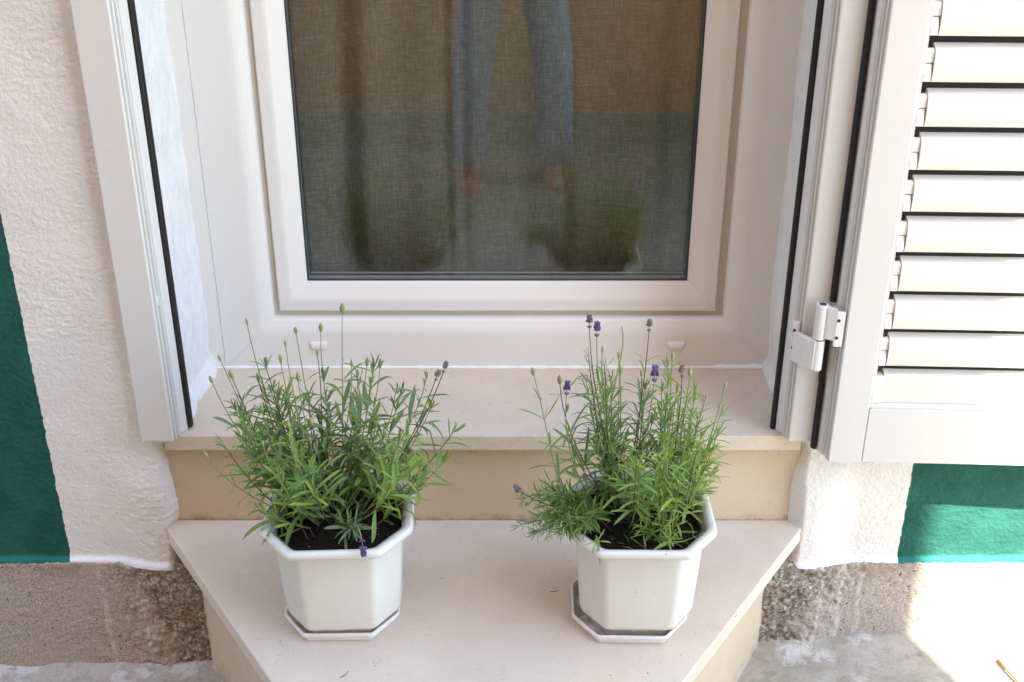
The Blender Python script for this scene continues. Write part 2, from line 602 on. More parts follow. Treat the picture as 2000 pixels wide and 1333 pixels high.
# ------------------------------------------------------------------ ground
def ground_z(x, y):
    z = .054 + .048 * np.clip(x, -1.6, 1.6)
    return z * np.clip(1 + (y + .5) * .35, .15, 1)
gx = np.concatenate([[-70, -25, -9, -4, -2.2], np.arange(-1.3, 1.7, .008), [2.4, 4, 9, 25, 70]])
gy = np.concatenate([[-70, -25, -9, -5, -3.2, -2.2, -1.5, -1.1], np.arange(-.8, .02, .008), [.3, 2, 8, 70]])
def gplace(x, y):
    near = ((x > -1.35) & (x < 1.75) & (y > -.85)).astype(float)
    h = fnoise(x * 14, y * 14, 5, .6) * .006 + np.maximum(fnoise(x * 9 + 40, y * 9, 3), .15) * .006
    # mortar fillet at the foot of the wall
    fil = sstep(y, -.075, -.02) * .012 * (.5 + fnoise(x * 12, x * 0 + 3.3, 3))
    return x, y, ground_z(x, y) + (h + fil) * near
structure(sheet('ground', gx, gy, gplace, 'ground'))

# ------------------------------------------------------------------ the house wall
house = thing('house', 'rough white plastered house wall with green painted fields and grey concrete plinth round the window', 'house', (0, 0, 0))
WY = -.012
def plaster(x, z):
    h = fnoise(x * 130 + 1.6 * fnoise(x * 34, z * 34, 2), z * 215 + 1.2 * fnoise(x * 30 + 3, z * 40, 2), 3, .65)
    h2 = fnoise(x * 17 + 5, z * 26 + 9, 3)
    y = WY - .0016 * h * (.75 + .5 * fnoise(x * 8, z * 8, 2)) - .0007 * h2
    # sagging lip at the foot
    wav = .004 * fnoise(x * 25, x * 0 + 1.7, 3)
    y = y - sstep(z, .2685 + wav * .6, .2575 + wav * .6) * .0075
    return y
def plaster_left(x, z):
    y = plaster(x, z)
    e = .006 * fnoise(z * 30, z * 0 + 2, 3)
    low = sstep(z, .505, .485)
    y = y - sstep(x, -.735, -.635) * sstep(z, .500, .40) * .020
    y = y + sstep(x, -.618 + e, -.598 + e) * .038 * low
    return x, y, z
def plaster_right(x, z):
    y = plaster(x, z)
    e = .005 * fnoise(z * 33, z * 0 + 6, 3)
    low = sstep(z, .515, .495)
    # smooth hollow fillet where the plaster runs down to the stone riser
    k = sstep(x, .530 + e, .496 + e) * low
    y = y * (1 - k) + (WY - .001) * k - sstep(x, .62, .53) * sstep(z, .500, .40) * .018 + sstep(x, .517 + e, .487 + e) * .036 * low
    return x, y, z
for A, B, f in ((np.arange(-1.06, -.5945, .0024), np.arange(.252, 1.36, .0024), plaster_left),
                (np.arange(.485, 1.30, .0024), np.arange(.254, .62, .0024), plaster_right)):
    sheet('plaster', A, B, f, 'plaster', house)
flat = lambda x, z: (x, np.full_like(x, WY) - .002 * fnoise(x * 30, z * 40, 3), z)
for A, B in ((np.linspace(-3.5, -1.06, 60), np.linspace(.24, 1.36, 40)), (np.linspace(.485, 4.5, 90), np.linspace(.62, 1.36, 40)),
             (np.linspace(1.30, 4.5, 60), np.linspace(.24, .62, 20)),
             (np.linspace(-3.5, -.578, 70), np.linspace(1.36, 2.46, 40)), (np.linspace(.482, 4.5, 90), np.linspace(1.36, 2.46, 40)),
             (np.linspace(-3.5, 4.5, 120), np.linspace(2.46, 6.0, 60))):
    sheet('plaster', A, B, flat, 'plaster', house)
# solid masonry behind the skin
part('masonry', merge(box(-3.5, -.605, .02, .30, -.2, 6.0), box(.51, 4.5, .02, .30, -.2, 6.0), box(-.605, .51, .02, .30, 2.47, 6.0)), 'reveal', house)

# reveals (deep jambs), top soffit
def reveal_l(y, z):
    wob = .0045 * fnoise(y * 22, z * 16, 4, .6) + .0015 * fnoise(y * 90, z * 90, 2)
    foot = sstep(z, .556, .522) * .014 * (1 + .5 * fnoise(y * 30, y * 0 + 4, 2))
    return -.581 + wob + foot + .006 * fnoise(z * 6, z * 0 + 8, 3), y, z
def reveal_r(y, z):
    wob = .0035 * fnoise(y * 22 + 7, z * 16, 4, .6) + .0015 * fnoise(y * 90, z * 90, 2)
    foot = sstep(z, .550, .522) * .010 * (1 + .5 * fnoise(y * 30, y * 0 + 9, 2))
    return .486 - wob - foot + .006 * fnoise(z * 6, z * 0 + 3, 3), y, z
RY, RZ = np.arange(-.003, .262, .0042), np.concatenate([np.arange(.5212, 1.36, .0042), np.linspace(1.37, 2.46, 40)])
sheet('reveal', RY, RZ, reveal_l, 'reveal', house, flip=True)
sheet('reveal', RY, RZ, reveal_r, 'reveal', house)
part('soffit', box(-.60, .50, -.012, .30, 2.452, 2.468), 'reveal', house)

# plinth: rough concrete, broken coarse beside the step
def plinth(x, z):
    d = np.abs(x + .0545)
    rgh = sstep(d + .05 * fnoise(x * 14, z * 14, 3) - .3 * z, .63, .60)
    y = -.0210 - .0018 * fnoise(x * 150, z * 150, 3, .7) - .003 * fnoise(x * 9, z * 9, 3)
    y = y - rgh * (.006 * fnoise(x * 110, z * 110, 3, .7) + .009 * fnoise(x * 26, z * 26, 4, .6) - .002)
    y = y - .018 * sstep(d, .68, .59)
    y = y + sstep(z, .252, .264) * .009
    return x, y, z
for A in (np.arange(-1.06, -.52, .0028), np.arange(.41, 1.30, .0028)):
    sheet('plinth', A, np.arange(-.03, .266, .0028), plinth, 'plinth', house)
for A in (np.linspace(-3.5, -1.06, 50), np.linspace(1.30, 4.5, 50)):
    sheet('plinth', A, np.linspace(-.1, .266, 12), lambda x, z: (x, np.full_like(x, -.0210), z), 'plinth', house)

# ------------------------------------------------------------------ stone sill, riser, step
SILL_Z = .5214
sill = thing('window_sill', 'smooth beige limestone sill slab under the window', 'sill', (-.05, .12, .49))
part('slab', box(-.602, .497, -.020, .275, .4925, SILL_Z, .0018), 'stone', sill)
part('riser', box(-.615, .505, .0, .275, .30, .4923), 'warm_lit_stone', sill, label='upright beige stone panel under the sill')

step = thing('stone_step', 'beige limestone step with chamfered corners below the window sill', 'step', (-.055, -.2, 0))
part('tread', prism([(-.632, -.001), (-.632, -.0075), (-.325, -.4645), (-.300, -.476), (.193, -.476), (.219, -.4645), (.528, -.0075), (.528, -.001)], .306, .336, .0022), 'stone', step)
part('block', prism([(-.589, -.001), (-.318, -.455), (-.298, -.466), (.191, -.466), (.211, -.455), (.479, -.001)], -.05, .3058, .002), 'warm_lit_stone', step, label='cut stone base of the step under its tread')

# ------------------------------------------------------------------ window
win = thing('window', 'white plastic casement window with deep bevelled frame and dark double glazing', 'window', (-.03, .26, SILL_Z))
OI = (-.455, .400, .620, 2.36)          # opening of the fixed frame
part('outer_frame', ring_frame(OI, [(0, .300), (0, .2600), (.0015, .2555), (.005, .2515), (.014, .2465), (.021, .2437), (.0255, .2427), (.030, .2423), (.0985, .2423), (.0985, .300)]), 'pvc', win)
part('frame_extension', merge(box(-.640, -.5543, .2428, .300, .5225, 2.46, .0006, 1), box(.4992, .540, .2428, .300, .5225, 2.46, .0006, 1)), 'pvc', win)
SI = (-.391, .331, .685, 2.30)          # daylight opening of the sash
part('sash', ring_frame(SI, [(0, .312), (0, .2835), (.0015, .2805), (.006, .2765), (.018, .2695), (.025, .2655), (.0285, .2635), (.032, .2625), (.036, .262), (.0515, .262), (.0535, .2632), (.0545, .2655), (.0545, .312)]), 'pvc', win)
part('sash_gasket_shade', ring_frame((-.4505, .3955, .6245, 2.3555), [(-.0125, .2695), (.0085, .2680), (.0085, .276), (-.0125, .276)]), 'sash_gasket_shade', win)
part('glazing_seal', ring_frame(SI, [(.003, .2842), (-.0022, .2842), (-.0034, .2855), (-.0034, .2864), (.003, .2864)]), 'glaze_seal', win)
part('pane', box(-.397, .337, .2866, .2906, .679, 2.306), 'glass', win)
part('pane', box(-.397, .337, .3056, .3096, .679, 2.306), 'glass', win)
part('spacer_bar', ring_frame(SI, [(.004, .291), (-.0008, .291), (-.0008, .305), (.004, .305)]), 'spacer', win)
part('inner_seal', ring_frame(SI, [(.004, .3098), (-.0028, .3098), (-.0028, .3145), (.004, .3145)]), 'rubber', win)
part('inner_frame', ring_frame(SI, [(.10, .3147), (.001, .3147), (.001, .332), (.10, .332)]), 'pvc', win)
def drain(cx, cz):
    V, F = [], []
    prof = [(0, .0), (.004, .0042), (.010, .0056), (.0165, .0034), (.018, .0)]
    n = 15
    for i in range(n):
        u = -1 + 2 * i / (n - 1)
        w = (1 - u ** 4) ** .5 if abs(u) < 1 else 0
        for k, (dz, dy) in enumerate(prof):
            zz = cz + .0085 - dz * (.35 + .65 * w) if k > 1 else cz + .0085 - dz * (.55 + .45 * w)
            V.append((cx + u * .0172, .2423 - dy * (.25 + .75 * w) * 1.15, zz))
    m = len(prof)
    for i in range(n - 1):
        for k in range(m - 1):
            F.append((i * m + k, i * m + k + 1, (i + 1) * m + k + 1, (i + 1) * m + k))
    return fixn(V, F)
for cx in (-.3715, .311):
    part('drain_cover', drain(cx, .5680), 'hinge', win, smooth=True)
# faint weld seams across the mitred corners
def seam(x, z, sx, r0, r1, y):
    d = Vector((-sx, 0, -1)).normalized(); n = Vector((d.z, 0, -d.x)) * .00035
    a, b = Vector((x, y, z)) + d * r0 * 2 ** .5, Vector((x, y, z)) + d * r1 * 2 ** .5
    f = [a - n, b - n, b + n, a + n]
    return fixn([tuple(q) for q in f] + [(q.x, q.y + .0006, q.z) for q in f], [(0, 1, 2, 3), (7, 6, 5, 4), (0, 4, 5, 1), (1, 5, 6, 2), (2, 6, 7, 3), (3, 7, 4, 0)])
for sx, xo, xs_ in ((1, OI[0], SI[0]), (-1, OI[1], SI[1])):
    part('weld_seam', seam(xo, OI[2], sx, .031, .097, .2422), 'sash_gasket_shade', win)
    part('weld_seam', seam(xs_, SI[2], sx, .037, .051, .2619), 'sash_gasket_shade', win)
# caulk line between frame and sill
cx_ = np.linspace(-.60, .50, 90)
V, F = [], []
for i, x in enumerate(cx_):
    w = .0035 + .0016 * math.sin(i * 1.7) * math.sin(i * .61) + (.003 if x > .40 else 0)
    V += [(x, .2425, SILL_Z - .0004), (x, .2425 - w * 1.5, SILL_Z - .0004), (x, .2425 - w * .5, SILL_Z + w * .55), (x, .2425, SILL_Z + w)]
    if i:
        a = 4 * (i - 1)
        F += [(a + k, a + k + 1, a + k + 5, a + k + 4) for k in range(3)]
part('caulk_bead', fixn(V, F), 'caulk', win, smooth=True)

# room behind, and the linen curtain
part('room', merge(box(-1.6, 1.6, 3.0, 3.05, .1, 2.6), box(-1.6, -1.55, .31, 3.0, .1, 2.6), box(1.55, 1.6, .31, 3.0, .1, 2.6),
                   box(-1.6, 1.6, .31, 3.05, .05, .1), box(-1.6, 1.6, .31, 3.05, 2.6, 2.65)), 'room', house)
def drape(x, z):
    # broad panels with a few sharp overlaps
    s = x + .012 * fnoise(z * 2.2, x * 0 + 4, 2) + (.022 * (1.25 - z) * np.exp(-((x + .30) / .09) ** 2))
    y = .385 + .005 * np.sin(s * 15 + .6) + .002 * np.sin(s * 37 + .4)
    for c, w, d in ((-.305, .019, .036), (-.205, .03, .010), (-.125, .014, .020), (-.092, .012, .016), (.02, .022, .014), (.10, .016, .014), (.21, .03, .012), (.30, .018, .020)):
        y = y + d * np.exp(-((s - c) / w) ** 2)
        y = y - .35 * d * np.exp(-((s - c - 2.3 * w) / (w * 1.5)) ** 2)
    y = y + .0022 * fnoise(x * 9, z * 26, 3)
    return x, y, z
cur = sheet('curtain', np.arange(-.66, .62, .005), np.arange(.42, 2.45, .014), drape, 'linen')
cur['label'] = 'taupe linen curtain hanging in soft folds behind the window glass'
cur['category'] = 'curtain'

# ------------------------------------------------------------------ fixed shutter frame
def jamb_poly(f):
    pts = [(-.633, -.0135), (-.633, -.0385), (-.6315, -.040), (-.5800, -.040), (-.5783, -.0385), (-.5783, -.0345), (-.5812, -.0345), (-.5812, -.0315), (-.5762, -.0315), (-.5750, -.0305), (-.5750, -.0290),
           (-.5800, -.0290), (-.5800, -.0195), (-.5738, -.0195), (-.5728, -.0185), (-.5728, -.0165), (-.5770, -.0165), (-.5770, -.0130), (-.5728, -.0130), (-.5720, -.0118), (-.5648, .0020), (-.5648, .0180), (-.600, .0180), (-.600, -.0135)]
    return [f(x, y) for x, y in pts]
def gasket_poly(f):
    pts = [(-.5648, .0022), (-.5610, .0012), (-.5582, .0030), (-.5566, .0075), (-.5572, .0130), (-.5595, .0165), (-.5648, .0178)]
    return [f(x, y) for x, y in pts]
ident = lambda x, y: (x, y)
mirror = lambda x, y: (-.109 - x, y)
TOP = 2.44
frame = thing('shutter_surround', 'white lacquered aluminium shutter surround with black rubber seals fixed round the window opening', 'frame', (-.055, -.03, SILL_Z))
part('jamb', prism(jamb_poly(ident), .5226, TOP), 'alu', frame)
part('jamb', prism(jamb_poly(mirror), .5226, TOP), 'alu', frame)
part('head', box(-.5775, .4685, -.040, -.012, TOP - .055, TOP, .001), 'alu', frame)
part('seal', prism(gasket_poly(ident), .5265, TOP - .06), 'rubber', frame)
part('seal', prism(gasket_poly(mirror), .5185 + .004, TOP - .06), 'rubber', frame)
part('clip', box(-.5798, -.5742, -.0285, -.0200, .768, .7865, .0015), 'hinge', frame)
# lower half of the hinge, screwed to the frame
HX, HY, HR = .4910, -.0660, .0096
hl = part('hinge_plate', merge(box(.4545, .4665, -.0375, -.0285, .684, .744, .0012), prism([(.456, -.0375), (.466, -.0372), (.476, -.052), (.488, -.0655), (.483, -.0755), (.469, -.060)], .676, .728, .0012)), 'hinge', frame)
part('hinge_barrel', cylinder((HX, HY, .7005), (0, 0, 1), HR, .053, 24, bev=.0008), 'hinge', hl, smooth=False)
for z in (.699, .730):
    part('screw', cylinder((.4575, -.0378, z), (0, -1, .1), .0026, .002, 10), 'dark', hl)

# ------------------------------------------------------------------ opened shutter leaf
LEAF = thing('shutter', 'open white louvred aluminium shutter folded back against the wall beside the window', 'shutter', (.503, -.05, .51), math.radians(-2.4))
ox, oy, oz = .503, -.05, .51
def lp(name, vf, mat, parent=LEAF, **kw):
    """a part given in the leaf's unturned place"""
    V = [(x - ox, y - oy, z - oz) for x, y, z in vf[0]]
    o = link(name, mesh_from(name, V, vf[1], mat, kw.get('smooth', False)), parent, True)
    if kw.get('label'):
        o['label'] = kw['label']
    return o
shift = lambda x, y: (-.109 - x + .0585, y - .045)
LT = 2.40
sp = [(-.633, .010), (-.633, -.0385), (-.6315, -.040), (-.5800, -.040), (-.5783, -.0385), (-.5783, -.0345), (-.5812, -.0345), (-.5812, -.0315), (-.5762, -.0315), (-.5750, -.0305), (-.5750, -.0290),
      (-.5800, -.0290), (-.5800, -.0195), (-.5738, -.0195), (-.5728, -.0185), (-.5728, -.0165), (-.5770, -.0165), (-.5770, -.0130), (-.5728, -.0130), (-.5720, -.0118), (-.5655, .0000), (-.5655, .010)]
lp('stile', prism([shift(x, y) for x, y in sp], .5105, LT), 'alu')
lp('bead', box(.5823, .5868, -.0830, -.0500, .612, LT - .1, .0006, 1), 'alu')
lp('stile', box(1.046, 1.108, -.085, -.035, .5105, LT, .0015), 'alu')
lp('seal', prism([shift(x + .0004, y - .007) for x, y in [(-.5655, .0015), (-.5615, .0012), (-.5588, .0030), (-.5572, .0075), (-.5578, .0130), (-.5600, .0160), (-.5655, .0160)]], .514, .640), 'rubber')
lp('seal', prism([shift(x + .0015, y - .007) for x, y in [(-.5655, .0015), (-.5615, .0012), (-.5588, .0030), (-.5572, .0075), (-.5578, .0130), (-.5600, .0160), (-.5655, .0160)]], .6402, .7275), 'rubber')
lp('seal', prism([shift(x, y - .007) for x, y in [(-.5655, .0015), (-.5615, .0012), (-.5588, .0030), (-.5572, .0075), (-.5578, .0130), (-.5600, .0160), (-.5655, .0160)]], .785, LT), 'rubber')
lp('rail', box(.5834, 1.0455, -.0846, -.036, .5105, .6110, .0012), 'alu', label='wide bottom rail of the shutter')
lp('rail', box(.5834, 1.0455, -.0846, -.036, LT - .1, LT, .0012), 'alu')
lp('rail_bead', extrude_x([(-.0825, .6112), (-.0825, .6150), (-.0790, .6185), (-.0700, .6190), (-.0700, .6112)], .5872, 1.0455), 'alu')
lp('filler_panel', extrude_x([(-.0745, .6192), (-.0765, .6690), (-.0745, .6715), (-.0655, .6765), (-.0600, .6765), (-.0600, .6192)], .6010, 1.0455), 'slat')
lp('end_block', box(.5872, .6005, -.0785, -.060, .6194, .6690, .0012), 'cap')
# louvres
PITCH = .0649
slat_poly = [(-.0795, .0030), (-.0812, .0048), (-.0826, .0100), (-.0836, .0170), (-.0840, .0250), (-.0836, .0340), (-.0824, .0420), (-.0806, .0470), (-.0780, .0505), (-.0665, .0565), (-.0640, .0565), (-.0630, .0530), (-.0660, .0060), (-.0700, .0030)]
zs0 = .6858
slat_me = None
n_slats = int((LT - .1 - zs0) / PITCH)
cap_a = extrude_x([(-.0826, .0040), (-.0826, .0140), (-.0790, .0290), (-.0700, .0290), (-.0700, .0060)], .5874, .5975)
cap_b = extrude_x([(-.0800, .0305), (-.0790, .0460), (-.0740, .0500), (-.0700, .0500), (-.0700, .0305)], .5874, .5990)
gap_dark_p = extrude_x([(-.0650, .0555), (-.0650, .0720), (-.0630, .0720), (-.0630, .0555)], .5872, 1.0455)  # black strip added behind each slat gap to stand for its shade
def rel(vf):
    return [(x - ox, y - oy, z) for x, y, z in vf[0]], vf[1]
protos = [mesh_from('slat', *rel(extrude_x(slat_poly, .5995, 1.0452)), 'slat'), mesh_from('slat_bracket', *rel(cap_a), 'cap'), mesh_from('bracket_tab', *rel(cap_b), 'cap'), mesh_from('slat_gap_dark', *rel(gap_dark_p), 'rubber')]
protos[0].polygons.foreach_set('use_smooth', [True] * len(protos[0].polygons))
protos[0].set_sharp_from_angle(angle=math.radians(24))
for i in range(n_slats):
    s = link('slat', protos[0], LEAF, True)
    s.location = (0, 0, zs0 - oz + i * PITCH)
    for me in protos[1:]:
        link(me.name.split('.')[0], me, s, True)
lp('slat_gap_dark', extrude_x([(-.0650, .6768), (-.0650, .6905), (-.0630, .6905), (-.0630, .6768)], .5872, 1.0455), 'rubber')  # same added dark strip for the shade in the lowest gap
# upper half of the hinge
hu = lp('hinge_plate', merge(box(.5110, .5245, -.0835, -.0760, .722, .782, .0012), prism([(.490, -.0655), (.498, -.0765), (.5115, -.0832), (.5115, -.0745), (.503, -.067), (.497, -.058)], .732, .786, .0010)), 'hinge')
lp('hinge_barrel', cylinder((HX, HY, .7585), (0, 0, 1), HR, .060, 24, bev=.0008), 'hinge', hu)
lp('hinge_bush', cylinder((HX, HY, .7284), (0, 0, 1), HR * .98, .0022, 24), 'dark', hu)
lp('barrel_hole_shade', cylinder((HX, HY, .78866), (0, 0, 1), HR * .62, .0005, 20), 'dark', hu)  # dark disc painting the shade inside the open barrel
for z in (.738, .768):
    lp('screw', cylinder((.5145, -.0838, z), (0, -1, .1), .0026, .002, 10), 'dark', hu)

# ------------------------------------------------------------------ pots and saucers
def octagon(w, c, r, seg=4, d=None, cy=None):
    """square of width w with corners cut by c, each corner rounded by r; counter-clockwise x, y"""
    d = w if d is None else d
    a, b = w / 2, d / 2
    e = c if cy is None else cy
    P = [(a - c, -b), (a, -b + e), (a, b - e), (a - c, b), (-a + c, b), (-a, b - e), (-a, -b + e), (-a + c, -b)]
    out = []
    for i in range(8):
        p0, p, p1 = Vector(P[i - 1]), Vector(P[i]), Vector(P[(i + 1) % 8])
        u, v = (p0 - p).normalized(), (p1 - p).normalized()
        for k in range(seg):
            t = k / (seg - 1)
            q0, q1 = p + u * r, p + v * r
            out.append((q0 * (1 - t) ** 2 + p * 2 * t * (1 - t) + q1 * t ** 2))
    return out
def loft(rings, cap0=True, cap1=True):
    V, F = [], []
    n = len(rings[0][0])
    for pts, z in rings:
        V += [(p[0], p[1], z) for p in pts]
    for i in range(len(rings) - 1):
        for k in range(n):
            a, b = i * n + k, i * n + (k + 1) % n
            F.append((a, b, b + n, a + n))
    if cap0:
        F.append(tuple(range(n - 1, -1, -1)))
    if cap1:
        m = (len(rings) - 1) * n
        F.append(tuple(range(m, m + n)))
    return V, F
STEP_Z = .336
def smooth_by_angle(o, deg=38):
    me = o.data
    me.polygons.foreach_set('use_smooth', [True] * len(me.polygons))
    me.set_sharp_from_angle(angle=math.radians(deg))
def make_pot(x, y, rot, label, dz=0):
    r = thing('flower_pot', label, 'flower pot', (x, y, STEP_Z + .0042), rot, 'white planters on the stone step')
    H = .1865
    R = lambda w, rr=.008: octagon(w, w * .205, rr, cy=w * .27)
    body = loft([(R(.146), .0), (R(.150), .0180), (R(.1510), .0205), (R(.163), .0215), (R(.1710), .0245), (R(.1755), .0310), (R(.1845), .095), (R(.1935), H - .010), (R(.1962), H - .0045)], True, False)
    o = part('body', body, 'pot', r, local=True); smooth_by_angle(o)
    rim = loft([(R(.1950), H - .0140), (R(.2140), H - .0140), (R(.2235), H - .0128), (R(.2270), H - .0100), (R(.2275), H - .0060), (R(.2250), H - .0018), (R(.2190), H), (R(.2080), H - .0008), (R(.2010), H - .0035), (R(.1965), H - .010)], False, False)
    o = part('rim', rim, 'pot', r, local=True); smooth_by_angle(o, 60)
    inner = loft([(R(.1950), H - .0085), (R(.1885), H - .022), (R(.1800), H - .055)], False, False)
    inner = (inner[0], [tuple(reversed(f)) for f in inner[1]])
    o = part('inner_wall', inner, 'pot_inner', r, local=True); smooth_by_angle(o)
    return r
def make_saucer(x, y, rot, label):
    r = thing('saucer', label, 'saucer', (x, y, STEP_Z + .0004), rot, 'white saucers under the planters')
    R = lambda w, rr=.004: octagon(w, w * .205, rr, 3, cy=w * .28)
    v = loft([(R(.158), 0), (R(.166), .0), (R(.1700), .0105), (R(.1790), .0115), (R(.1805), .0128), (R(.1805), .0168), (R(.1795), .0180), (R(.1745), .0180), (R(.1730), .0170), (R(.1630), .0035), (R(.14), .0030)], True, True)
    o = part('dish', v, 'saucer', r, local=True); smooth_by_angle(o, 30)
    return r
PL = (-.266, -.2510, math.radians(2.6))
PR = (.1925, -.2510, math.radians(-.6))
make_pot(*PL, 'white octagonal plastic pot on the left of the step, holding the lavender with green buds')
make_pot(*PR, 'white octagonal plastic pot on the right of the step, holding the lavender with purple flowers')
make_saucer(-.270, -.2440, math.radians(1.0), 'white octagonal saucer under the left pot, with green budded lavender')
make_saucer(.1835, -.2500, math.radians(-1.2), 'white octagonal saucer under the right pot, with purple flowering lavender')
SOIL_Z = STEP_Z + .0042 + .1865 - .0235
def make_soil(x, y, rot):
    n = 46
    A = np.linspace(-.0940, .0940, n)
    me_v, idx, F = [], {}, []
    ca, sa = math.cos(rot), math.sin(rot)
    for i, u in enumerate(A):
        for j, v in enumerate(A):
            if max(abs(u), 0) < .0940 and (abs(u) - .0555) / .0385 + (abs(v) - .0430) / .0510 < 1:
                h = .006 * float(fnoise(np.array(u * 45 + x * 50), np.array(v * 45), 4)) + .0022 * float(fnoise(np.array(u * 180), np.array(v * 180 + 3), 2)) + .008 * math.exp(-((u + .01) ** 2 + v * v) / .0016)
                idx[i, j] = len(me_v)
                me_v.append((x + ca * u - sa * v, y + sa * u + ca * v, SOIL_Z + h))
    for i in range(n - 1):
        for j in range(n - 1):
            q = [(i, j), (i + 1, j), (i + 1, j + 1), (i, j + 1)]
            k = [idx[t] for t in q if t in idx]
            if len(k) > 2:
                F.append(tuple(k))
    V, mi = list(me_v), [0] * len(F)
    for _ in range(46):     # perlite crumbs and lumps
        u, v = random.uniform(-.085, .085), random.uniform(-.09, .085)
        if abs(u) + abs(v) > .13: continue
        rr = random.uniform(.0007, .0017); b = len(V)
        px_, py_ = x + ca * u - sa * v, y + sa * u + ca * v
        hz = SOIL_Z + .004 + .006 * float(fnoise(np.array(u * 45 + x * 50), np.array(v * 45), 4))
        for q in ((1, 0, 0), (0, 1, 0), (-1, 0, 0), (0, -1, 0), (0, 0, 1), (0, 0, -1)):
            V.append((px_ + q[0] * rr * random.uniform(.6, 1.3), py_ + q[1] * rr, hz - .001 + q[2] * rr * .8))
        fs = [(0, 1, 4), (1, 2, 4), (2, 3, 4), (3, 0, 4), (1, 0, 5), (2, 1, 5), (3, 2, 5), (0, 3, 5)]
        F += [tuple(b + k for k in f) for f in fs]
        mi += [1 if random.random() < .4 else 0] * 8
    o = link('potting_soil', mesh_from('potting_soil', V, F, ['soil', 'perlite'], True, mi))
    o['kind'] = 'stuff'
    return o
make_soil(*PL)
make_soil(*PR)

# ------------------------------------------------------------------ the two lavenders
# tips of the long shoots (x, y, z) and what each ends in; then tips of the leafy mass
GREEN_TIPS =  [((-0.384,-0.22,0.826),'bud'), ((-0.424,-0.24,0.778),'bud'), ((-0.407,-0.25,0.754),'bud'), ((-0.428,-0.28,0.763),'bud'), ((-0.327,-0.24,0.801),'bud'), ((-0.319,-0.2,0.803),'bud'), ((-0.284,-0.19,0.802),'bud'), ((-0.242,-0.24,0.854),'bud'), ((-0.35,-0.18,0.745),'bud'), ((-0.379,-0.21,0.73),'bud'), ((-0.296,-0.17,0.752),'bud'), ((-0.247,-0.16,0.729),'bud'), ((-0.219,-0.19,0.745),'bud'), ((-0.198,-0.2,0.747),'bud'), ((-0.099,-0.2,0.752),'dry'), ((-0.109,-0.22,0.748),'dry'), ((-0.443,-0.3,0.651),'bud'), ((-0.351,-0.32,0.738),'bud'), ((-0.307,-0.27,0.761),'bud'), ((-0.347,-0.35,0.7),'bud'), ((-0.279,-0.34,0.728),'bud'), ((-0.311,-0.34,0.723),'bud'), ((-0.237,-0.17,0.717),'bud'), ((-0.131,-0.2,0.721),'leafy'), ((-0.207,-0.21,0.746),'leafy'), ((-0.091,-0.22,0.644),'leafy'), ((-0.107,-0.26,0.615),'leafy'), ((-0.416,-0.3,0.669),'leafy'), ((-0.124,-0.22,0.684),'leafy'), ((-0.224,-0.25,0.747),'leafy'), ((-0.361,-0.23,0.758),'leafy')]
PURPLE_TIPS =  [((0.11,-0.22,0.836),'dry'), ((0.12,-0.24,0.832),'purple'), ((0.197,-0.22,0.83),'dry'), ((0.159,-0.2,0.811),'twig'), ((0.201,-0.28,0.78),'purple'), ((0.245,-0.24,0.765),'dry'), ((0.078,-0.27,0.753),'purple'), ((0.029,-0.26,0.765),'bud'), ((0.068,-0.25,0.745),'bud'), ((0.005,-0.3,0.595),'dry'), ((0.159,-0.18,0.752),'bud'), ((0.134,-0.18,0.762),'bud'), ((0.16,-0.2,0.737),'bud'), ((0.192,-0.2,0.732),'bud'), ((0.24,-0.18,0.749),'bud'), ((0.268,-0.18,0.722),'bud'), ((0.275,-0.2,0.7),'bud'), ((0.314,-0.22,0.72),'bud'), ((0.247,-0.2,0.707),'bud'), ((0.231,-0.2,0.743),'leafy'), ((0.306,-0.24,0.682),'leafy'), ((0.302,-0.25,0.657),'leafy'), ((0.293,-0.25,0.631),'leafy'), ((0.289,-0.2,0.682),'leafy'), ((0.255,-0.24,0.712),'leafy'), ((0.111,-0.22,0.769),'leafy'), ((0.131,-0.26,0.773),'leafy'), ((0.31,-0.2,0.554),'leafy')]
GREEN_MASS =  [(-0.366,-0.16,0.675),(-0.39,-0.271,0.691),(-0.214,-0.177,0.666),(-0.367,-0.229,0.712),(-0.187,-0.278,0.633),(-0.316,-0.32,0.685),(-0.178,-0.196,0.697),(-0.29,-0.16,0.663),(-0.156,-0.302,0.639),(-0.161,-0.308,0.686),(-0.279,-0.231,0.666),(-0.389,-0.166,0.646),(-0.395,-0.283,0.664),(-0.296,-0.19,0.654),(-0.315,-0.173,0.667),(-0.308,-0.309,0.661),(-0.176,-0.16,0.675),(-0.206,-0.258,0.651),(-0.361,-0.27,0.681),(-0.161,-0.35,0.656),(-0.408,-0.246,0.694),(-0.287,-0.35,0.657),(-0.351,-0.16,0.661),(-0.308,-0.287,0.615),(-0.417,-0.177,0.674),(-0.349,-0.17,0.681),(-0.374,-0.16,0.682),(-0.237,-0.187,0.682),(-0.329,-0.35,0.649),(-0.205,-0.235,0.669),(-0.353,-0.229,0.665),(-0.333,-0.329,0.652),(-0.423,-0.175,0.659),(-0.351,-0.274,0.621)]
